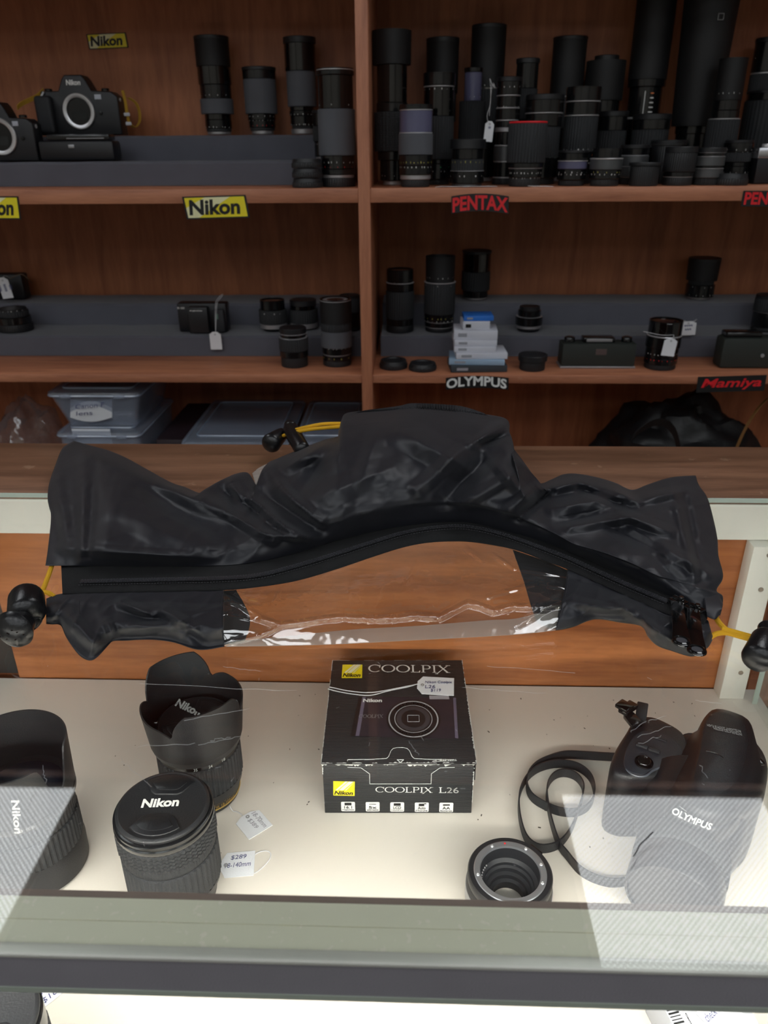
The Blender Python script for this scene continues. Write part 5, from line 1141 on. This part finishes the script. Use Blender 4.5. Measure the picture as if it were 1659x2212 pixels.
obj('square_badge', xf(join(box(.011, .0006, .0012, (0, 0, .005)), box(.011, .0006, .0012, (0, 0, -.005)), box(.0012, .0006, .011, (-.005, 0, 0)), box(.0012, .0006, .011, (.005, 0, 0))), T(.004, -.0530, .285)), GRYP, tt, smooth=0)
lens('zoom lens with a hood and ribbed lower barrel right of the huge telephoto', 1542, 392, 126, 62, 1.672, SH1, 'k8:90 b16:104 g40:108 s1:104 b8:92 b10:90 h40:92:92', 'open', mk=((.2, 10, 'w'), (.27, 8, 'w'), (.72, 6, 'w')))
lens('tall black lens with a thin silver line in the far back row at the right', 1609, 386, 82, 56, RD+.02, SH1, 'n4:70 b50:84 g20:96 s1:92 b20:98 c3:100', mk=((.86, 3, 'w'),))
lens('thick lens with dark rubber grip cut off by the right edge of the photo', 1628, 392, 196, 96, 1.745, SH1, 'n5:74 b30:84 g56:98 b8:94 c3:96', mk=((.3, 12, 'w'),))
# front row of small lenses and caps
lens('small silver-ringed lens, first of the front row right of the red-ringed lens', 1233, 395, 324, 64, 1.562, SH1, 'k14:84 b26:96 v18:98 s2:100 b18:96 c6:100', mk=((.3, 8, 'w'), (.36, 6, 'w')))
lens('small lens with chrome ring and amber marks, front row below the squat lens', 1304, 402, 322, 68, RA, SH1, 'k18:88 b24:98 y26:100 s3:103 b22:90', 'glass', mk=((.3, 8, 'w'), (.36, 5, 'y')))
lens('small lens behind the gap between the amber-marked lens and the plain black pot', 1363, 394, 312, 62, 1.605, SH1, 'k16:86 s1:92 y24:98 s1:98 y24:100 s1:96 b16:92 c8:96')
lens('plain black pot-like lens case low in the front row with no rings', 1388, 404, 350, 66, RA-.008, SH1, 'k80:92:100 c12:103', name='lens_pot', cat='lens case')
lens('dark pot-shaped case with a grey top behind the plain black pot', 1433, 394, 302, 72, 1.640, SH1, 'k84:92:100 y3:100 c8:103', name='lens_pot', cat='lens case')
lens('ribbed lens standing in the front row between the black pot and the green-grey lens', 1461, 404, 316, 68, 1.550, SH1, 'k20:90 s1:90 b12:92 k46:98 c14:100')
lens('small lens of alternating green-grey and black bands in the front row', 1523, 400, 318, 66, 1.560, SH1, 'k18:84 y22:96 s1:98 b6:92 y22:98 s1:98 b8:94 s1:96 c12:98')
lens('lens with rows of white square marks behind the flat cap at the right', 1583, 388, 302, 60, 1.620, SH1, 'k14:84 b26:96 b10:92 g22:98 b22:100 c6:96', mk=((.24, 5, 'w'), (.72, 5, 'w'), (.76, 4, 'w')))
rear_cap('flat black cap lying in the front row left of the chrome-topped camera', 1577, 404, 68, RA, SH1, .019)
slr('chrome-topped film camera cut off by the right edge above the red sign', 1618, 1780, 290, 396, 1.60, SH1, word='PENTAX', grip_left=False, chrome=True, ring=(.42, .36, .33))
# loose paper slips and the string tag
for k, (pts, lab) in enumerate(((((940, 404), (1000, 398), (1015, 404), (955, 409)), 'white paper slip lying flat left of the red-ringed lens'), (((1000, 403), (1050, 400), (1080, 406), (1020, 411)), 'crumpled white paper strip under the small leaning lens'), (((1154, 403), (1196, 403), (1196, 407), (1152, 407)), 'short white paper slip right of the red-ringed lens at the shelf edge'))):
    P4 = [atz(a, b, SH1+.0012) for a, b in pts]
    for p in P4: p.y = max(1.503, p.y if p.y < 1.56 else 1.53+.02*(p.y % .01))
    o = obj('paper_slip', ([Vector((p.x, 1.503+.010*(i >= 1 and i <= 2)+.003*k, SH1+.0008+.0008*(i % 2))) if False else Vector((p.x, min(p.y, 1.54), SH1+.0010+.0006*i)) for i, p in enumerate(P4)]+[Vector((p.x, min(p.y, 1.54), SH1+.0004+.0006*i)) for i, p in enumerate(P4)], [(0, 1, 2, 3), (7, 6, 5, 4), (0, 4, 5, 1), (1, 5, 6, 2), (2, 6, 7, 3), (3, 7, 4, 0)]), PAPER, smooth=0)
    tag(o, lab, 'paper', 'loose paper slips on the top shelf')
def hang_tag(label, px, py, w_, h_, Y, string, lines, roll=0, lean=0, tr=0):
    c = aty(px, py, Y); zc = (c-CAM).dot(fw); k = zc/F
    m = Matrix.Translation(c) @ RX(PI/2-lean) @ RZ(roll)
    return price_tag(label, None, 0, w_*k, h_*k, lines, [aty(*p) for p in string] if string else None, m=m, tr=tr)
hang_tag('white string tag hanging among the lenses above the small leaning lens', 1056, 284, 19, 40, 1.590, [(1056, 268, 1.588), (1052, 250, 1.588), (1059, 225, 1.588), (1060, 190, 1.588), (1058, 168, 1.59), (1062, 180, 1.59), (1070, 192, 1.59), (1064, 178, 1.592), (1060, 210, 1.589), (1057, 250, 1.588)], ('~~',), roll=-.08)

# --- middle shelf, left bay
t = thing('compact_camera', 'black compact camera on the upper felt step at the far left with a white tag', 'camera', tuple(aty(30, 640, 1.83)))
pw = lambda x0, x1, Y: aty(x1, 640, Y).x-aty(x0, 640, Y).x
obj('camera_body', xf(box(pw(-30, 62, 1.83), .035, .058, (0, 0, .029), .005), Matrix.Translation((aty(16, 640, 1.83).x, 1.83, SH2+E2+.0008))), M('camera_shell'), t, world=True)
obj('thin_strap', tube(crv([aty(22, 602, 1.80), aty(45, 592, 1.80), aty(62, 604, 1.81), aty(68, 612, 1.83)], 14), .0009, 6), M('tan_strap', (120, 100, 80), .6), t, world=True)
hang_tag('white handwritten tag leaning on the camera at the far left of the middle shelf', 11, 622, 24, 44, 1.770, [(6, 602, 1.768), (10, 596, 1.78), (22, 600, 1.80)], ('~~~~', '~~~~~', '~~~'), roll=.12, tr=PI/2)
lens('round black lens lying low on the lower felt step at the far left', 36, 714, 664, 72, 1.705, SH2+E1, 'k30:100 b30:96 g24:88 c10:80', mk=((.9, 8, 'w'),))
t = thing('compact_camera', 'black camera with a lens hood shape standing mid step with a hanging white tag', 'camera', (aty(444, 712, 1.70).x, 1.70, SH2+E1+.0008))
cw = pw(392, 498, 1.70)
obj('camera_body', box(cw, .034, .062, (0, 0, .031), .004), M('camera_shell'), t)
obj('lens_block', box(cw*.40, .02, .056, (-.004, -.0275, .029), .003), BLK, t)
obj('side_grip', box(cw*.22, .012, .05, (cw*.36, -.0235, .026), .004), RUBG, t)
obj('green_sticker', box(.006, .0006, .011, (cw*.33, -.0300, .036)), M('sticker_green', (90, 120, 108), .5), t)
obj('lettering', write('E-20', (-cw*.48, -.0174, .050), (-cw*.34, -.0174, .050), (-cw*.48, -.0174, .054)), WHT, t, smooth=0)
obj('lettering', write('FUJINON', (-cw*.18, -.0379, .048), (cw*.06, -.0379, .048), (-cw*.18, -.0379, .051)), WHT, t, smooth=0)
hang_tag('plain white tag hanging on a long string from the mid-step camera', 466, 736, 25, 38, 1.640, [(466, 720, 1.639), (465, 690, 1.655), (466, 655, 1.662), (473, 642, 1.67), (482, 634, 1.68), (478, 642, 1.675), (469, 655, 1.662), (467, 690, 1.653), (466, 719, 1.638)], ())
lens('short lens with a silver mount ring and open top on the lower felt step', 592, 712, 648, 60, 1.705, SH2+E1, 'b8:74 n12:96 g38:100 b24:88', 'glass', mk=((.6, 4, 'w'),))
lens('short lens with a pale mount ring, right of its near twin on the lower step', 657, 704, 646, 60, 1.725, SH2+E1, 'b4:80 n16:98 g44:100 G14:94 c16:96')
lens('small black lens standing on the shelf below the two pale-ringed ones', 637, 788, 706, 64, 1.575, SH2, 'k22:90 b14:96 g28:98 s1:94 b8:86 s1:92 c12:90')
lens('tall lens with shiny front glass standing on the shelf next to the upright', 729, 790, 646, 68, 1.585, SH2, 'k8:90 b8:92 n2:90 b10:94 p24:98 g12:98 h32:98 s1:98', 'glass', mk=((.12, 5, 'y'), (.28, 8, 'w')))
lens('dark tall lens half hidden behind the shiny-fronted lens by the upright', 757, 700, 636, 44, 1.71, SH2+E1, 'k10:90 b40:96 g40:98 c6:100')

# --- middle shelf, right bay
lens('black lens with a domed silver front, leftmost on the right bay step', 864, 716, 582, 62, 1.700, SH2+E1, 'k10:96 b10:94 g42:98 b12:96 s1:96 b18:92', 'glass', mk=((.8, 7, 'w'),))
lens('tall lens with chrome ring below its hood, second on the right bay step', 948, 712, 552, 68, 1.705, SH2+E1, 'k5:86 s1:88 b6:92 s1:90 b10:96 g40:98 s1:100 h32:90:92', 'open', mk=((.14, 10, 'w'), (.18, 8, 'y'), (.62, 3, 'w'), (.72, 6, 'w')))
lens('tall plain black lens on the upper step behind the stack of small boxes', 1024, 690, 540, 62, 1.825, SH2+E2, 'n4:80 b14:88 g38:98 G36:98 c5:100')
lens('small rounded lens alone on the lower step right of the small boxes', 1141, 712, 660, 58, 1.705, SH2+E1, 'b10:82 n12:90 b30:100 s1:96 b22:84 c14:74')
rear_cap('black rear cap lying at the left end of the right bay shelf', 850, 795, 60, 1.560, SH2, .016)
rear_cap('black domed cap lying between the first cap and the stack of small boxes', 913, 795, 60, 1.545, SH2, .014)
lens('squat ribbed cap-like lens lying right of the stack of small boxes', 1149, 797, 764, 62, 1.550, SH2, 'k60:88 y3:90 c40:100', name='spare_rear_cap', cat='lens cap', group='loose lens caps on the shelves')
# stack of small boxes
BXW = M('box_white', (206, 208, 218), .6, var=.05); BXG = M('box_grey', (150, 152, 160), .6); BXB = M('box_blue', (40, 110, 200), .5); BXD = M('box_dark', (52, 58, 64), .6); BXP = M('box_pale_blue', (150, 176, 200), .6)
stack = [(1033, 803, 788, 130, .075, BXD, 'dark flat box at the very bottom of the stack of small boxes'), (1032, 788, 776, 128, .08, BXP, 'pale blue flat box second from the bottom of the stack of small boxes'), (1040, 776, 762, 118, .07, BXW, 'wide white box third from the bottom of the stack of small boxes'),
         (1027, 762, 749, 96, .07, BXW, 'white box in the middle of the stack with grey print, lower of two alike'), (1027, 749, 736, 98, .07, BXW, 'white box in the middle of the stack with a silver spot'), (1029, 736, 716, 100, .07, BXW, 'thick white box under the topmost boxes of the stack'), (1028, 712, 693, 62, .055, BXW, 'small white box with a dark stroke near the top of the stack'), (1034, 693, 682, 68, .05, BXB, 'bright blue thin box on the very top of the stack of small boxes')]
zc_ = SH2+.0006; Yf = 1.520
for i, (x, yb, yt, w_, dp, mt, lab) in enumerate(stack):
    zb = zc_; hh = max(.0085, (yb-yt)*(1.45)/F*1.02); X = aty(x, (yb+yt)/2, Yf).x; ww = w_*1.44/F
    t = thing('small_box', lab, 'box', (X, Yf+dp/2, zb), (.06, -.05, .03, -.02, .02, -.04, .05, .02)[i], group='stack of small boxes above the arched sign')
    obj('carton', box(ww, dp, hh-.0004, (0, 0, hh/2), .0006), mt, t)
    obj('printed_label', box(ww*.2, .0004, hh*.4, (-ww*.3, -dp/2-.0003, hh*.5)), BXG if i != 6 else SGNB, t, smooth=0)
    zc_ += hh+.0003; Yf += .004
# boxy camera seen from the back with knobs
t = thing('boxy_camera', 'wide black boxy camera with two round knobs and a pale base strip', 'camera', (aty(1285, 793, 1.575).x, 1.575, SH2+.0008))
cw = aty(1366, 780, 1.55).x-aty(1203, 780, 1.55).x
obj('base_plate', box(cw*1.0, .046, .004, (0, 0, .002), .0008), M('worn_silver'), t)
obj('camera_body', box(cw*.98, .044, .046, (0, 0, .0272), .003), M('leatherette', (36, 42, 38), .6, bump=.7, bs=1400), t)
obj('viewfinder_bar', box(cw*.42, .03, .010, (0, .002, .0555), .002), BLK2, t); obj('silver_plate', box(cw*.34, .001, .006, (0, -.0136, .0555), .0003), M('worn_silver'), t)
for s in (-.38, .38): obj('winding_knob', xf(lathe([(0, 0), (.011, 0), (.011, .008), (.010, .0095), (.006, .0095), (.006, .011), (0, .011)], 36), T(cw*s, 0, .0503)), BLK2, t)
obj('red_window', box(.022, .0006, .012, (.004, -.0224, .034)), M('smoky_window', (92, 78, 76), .3), t)
lens('lens with a white tag round its neck and pink scale marks', 1424, 795, 692, 74, 1.565, SH2, 'k10:88 b12:94 b20:92 b22:98 s2:98 G26:94', 'glass', mk=((.2, 10, 'r'), (.32, 10, 'w')))
hang_tag('white tag tied round the neck of the lens with pink marks', 1446, 750, 28, 38, 1.525, [(1453, 731, 1.524), (1456, 724, 1.524), (1448, 724, 1.526), (1430, 724, 1.522), (1408, 720, 1.522), (1390, 716, 1.53)], (), roll=-.1)
lens('tall black lens with an X of white string at its foot on the upper step', 1501, 690, 556, 66, 1.825, SH2+E2, 'n6:70 b30:90 g10:80 h50:96:100 c4:101', mk=((.1, 5, 'w'), (.3, 3, 'w')))
hang_tag('white tag with faint writing hanging below the X of white string', 1486, 709, 34, 30, 1.640, [(1482, 701, 1.642), (1476, 694, 1.66), (1490, 697, 1.69), (1506, 689, 1.72), (1492, 697, 1.69), (1468, 689, 1.72), (1484, 700, 1.642)], ('~~~~', '~~~'), roll=.05, lean=.0)
t = thing('folding_camera', 'wide black camera body cut off by the right edge on the middle shelf', 'camera', (aty(1620, 793, 1.575).x, 1.575, SH2+.0008))
cw = .145
obj('camera_body', box(cw, .045, .062, (0, 0, .031), .007), M('leatherette'), t); obj('top_hump', box(cw*.5, .034, .012, (-.03, 0, .067), .004), BLK2, t)
for s in (.01, .028): obj('button', xf(lathe([(0, 0), (.004, 0), (.0036, .002), (0, .0024)], 18), T(s, -.0226, .022+.5*s) @ RX(PI/2)), DSIL, t)
lens('dark lens on the lower step cut off by the right edge behind the wide camera', 1652, 706, 636, 62, 1.71, SH2+E1, 'k10:90 b40:94 s1:92 g36:98 c8:96')

# --- bottom compartments: tubs, bags
TUB = clear('tub_plastic', (.86, .88, .93), .12, rough=.15, haze=.26, hcol=(.62, .70, .84), bump=.25, bs=40)
def tub(label, x0, x1, z0, z1, y0, y1, taper=.88, lidz=.012, group='clear storage tubs in the bottom shelf'):
    cx, cy = (x0+x1)/2, (y0+y1)/2; w_, d_, h_ = x1-x0, y1-y0, z1-z0; t = thing('storage_tub', label, 'storage tub', (cx, cy, z0), group=group)
    def ring(k, z, th=0): return [Vector((a*k, b*k, z)) for a, b in rrect(w_-2*th, d_-2*th, .014, 5)]
    r_ = [ring(taper, 0), ring(taper+.01, .003), ring(.99, h_-lidz), ring(.97, h_-lidz, .0012), ring(taper, .003, .0012)]
    n = len(r_[0]); V = [p for q in r_ for p in q]; Fc = []
    for i in range(4):
        for k in range(n): Fc.append((i*n+k, i*n+(k+1) % n, (i+1)*n+(k+1) % n, (i+1)*n+k))
    Fc += [tuple(range(n))[::-1], tuple(4*n+k for k in range(n))]
    obj('tub_body', (V, Fc), TUB, t)
    obj('lid', join(prism(rrect(w_*1.03, d_*1.03, .015, 5), h_-lidz+.0004, h_-.003, .002, 2), prism(rrect(w_*.8, d_*.8, .012, 5), h_-.0029, h_, .001, 2)), TUB, t)
    LR = clear('lid_rim_plastic', (.8, .85, .9), .12, rough=.2, haze=.55, hcol=(.66, .76, .92))
    for k_, zz_, rr_ in ((1.025, h_-lidz+.002, .0022), (.80, h_+.0004, .0013)):
        obj('lid_rim', tube([Vector((a*k_, b*k_, zz_)) for a, b in rrect(w_, d_, .014, 4)], rr_, 6, closed=True), LR, t)
    for s in (-1, 1):
        obj('lid_clip', box(w_*.12, .004, .010, (s*w_*.3, -d_*.515-.0025, h_-lidz+.003), .001), TUB, t)
    return t
zs = Z3+.0008
t1 = tub('clear plastic tub at the left under another tub, holding a paper label', -.765, -.585, zs, -.2335, 1.54, 1.80)
t2 = tub('upper clear plastic tub with a curled white paper label, at the left', -.770, -.575, -.2325, -.145, 1.545, 1.80, .78)
obj('paper_label', patch([(158, 903), (200, 911), (243, 901)], [(153, 864), (200, 868), (238, 860)], [(158, 903), (153, 864)], [(243, 901), (238, 860)], 12, 6, lambda x, y, u, v: 0, sheet=False) if False else (lambda: (
    [aty(152+90*i/10+(4*j if j == 0 else 0), (902+9*math.sin(PI*i/10)) if j == 0 else (862+5*math.sin(PI*i/10)), 1.560-.006*math.sin(PI*i/10)) for j in (0, 1) for i in range(11)],
    [(i, i+1, i+12, i+11) for i in range(10)]))(), PAPER, t2, world=True)
obj('label_writing', write('Canon F', aty(163, 884, 1.5480), aty(225, 879, 1.5480), aty(163, 874, 1.5480), .0, .0003), INK, t2, world=True, smooth=0)
obj('label_writing', write('lens', aty(165, 898, 1.5480), aty(200, 896, 1.5480), aty(165, 889, 1.5480), .0, .0003), INK, t2, world=True, smooth=0)
obj('paper_label', xf(box(.085, .0006, .05), Matrix.Translation(aty(200, 950, 1.5535))), PAPER, t1, world=True)
tub('wide low clear tub with a blue-tinted lid in the middle of the bottom shelf', -.487, -.262, -.42, -.2475, 1.525, 1.83, .93)
tub('clear tub with a blue-tinted lid right of the wide one beside the upright', -.246, -.105, -.42, -.2490, 1.535, 1.83, .93)
for x0, x1, lab in ((-.48, -.27, 'plain dark carton carrying the wide low clear tub'), (-.25, -.11, 'plain dark carton carrying the right-hand clear tub')):
    tag(obj('dark_carton', box2(x0, x1, 1.55, 1.82, zs, -.4205, .001), M('dark_carton_card', (54, 50, 52), .7)), lab, 'box', 'dark cartons under the tubs')
tag(obj('dark_binder', box2(-.56, -.497, 1.57, 1.84, zs, -.262, .003), M('binder_maroon', (48, 36, 42), .5)), 'dark upright carton between the stacked tubs and the wide low tub', 'box')
# crumpled clear bag
def blob(c, sx, sy, sz, amp, seed, nu=40, nv=24):
    V, Fc = [], []
    for j in range(nv+1):
        th = PI*j/nv
        for i in range(nu):
            a = 2*PI*i/nu; d = Vector((math.sin(th)*math.cos(a), math.sin(th)*math.sin(a), math.cos(th)))
            k = 1+amp*(noise.noise(d*2.2+Vector((seed, 0, 0)))+.5*abs(noise.noise(d*5+Vector((0, seed, 0)))))
            V.append(Vector((c[0]+d.x*sx*k, c[1]+d.y*sy*k, max(c[2]-sz*.93, c[2]+d.z*sz*k))))
    for j in range(nv):
        for i in range(nu): Fc.append((j*nu+i, j*nu+(i+1) % nu, (j+1)*nu+(i+1) % nu, (j+1)*nu+i))
    return V, Fc
c = aty(35, 915, 1.62)
tag(obj('plastic_bag', blob((c.x, 1.66, zs+.122), .075, .10, .130, .35, 3), clear('bag_film', (.9, .9, .92), .12, rough=.1, haze=.10, hcol=(.6, .6, .62), bump=1, bs=35)), 'crumpled clear plastic bag at the far left of the bottom shelf', 'plastic bag')
BAG = M('bag_nylon', (24, 25, 27), .5, bump=.6, bs=120)
t = thing('camera_bag', 'dark camera bag slumped at the right end of the bottom shelf', 'camera bag', (.60, 1.68, zs))
obj('bag_body', blob((.63, 1.69, zs+.128), .17, .13, .136, .25, 8, 60, 36), BAG, t, world=True)
obj('bag_strap', ribbon(crv([aty(1355, 975, 1.56), aty(1370, 945, 1.55), aty(1405, 922, 1.545), aty(1435, 922, 1.545), aty(1455, 945, 1.55), aty(1465, 985, 1.56)], 30), .022, .002, up=Vector((0, -.5, .85)).normalized()), BAG, t, world=True)
obj('tan_strap', ribbon(crv([aty(1585, 975, 1.56), aty(1600, 940, 1.555), aty(1622, 900, 1.56), aty(1648, 868, 1.58), aty(1675, 850, 1.60)], 24), .008, .0015, up=Vector((.6, -.6, .5)).normalized()), M('tan_leather', (132, 92, 48), .6), t, world=True)
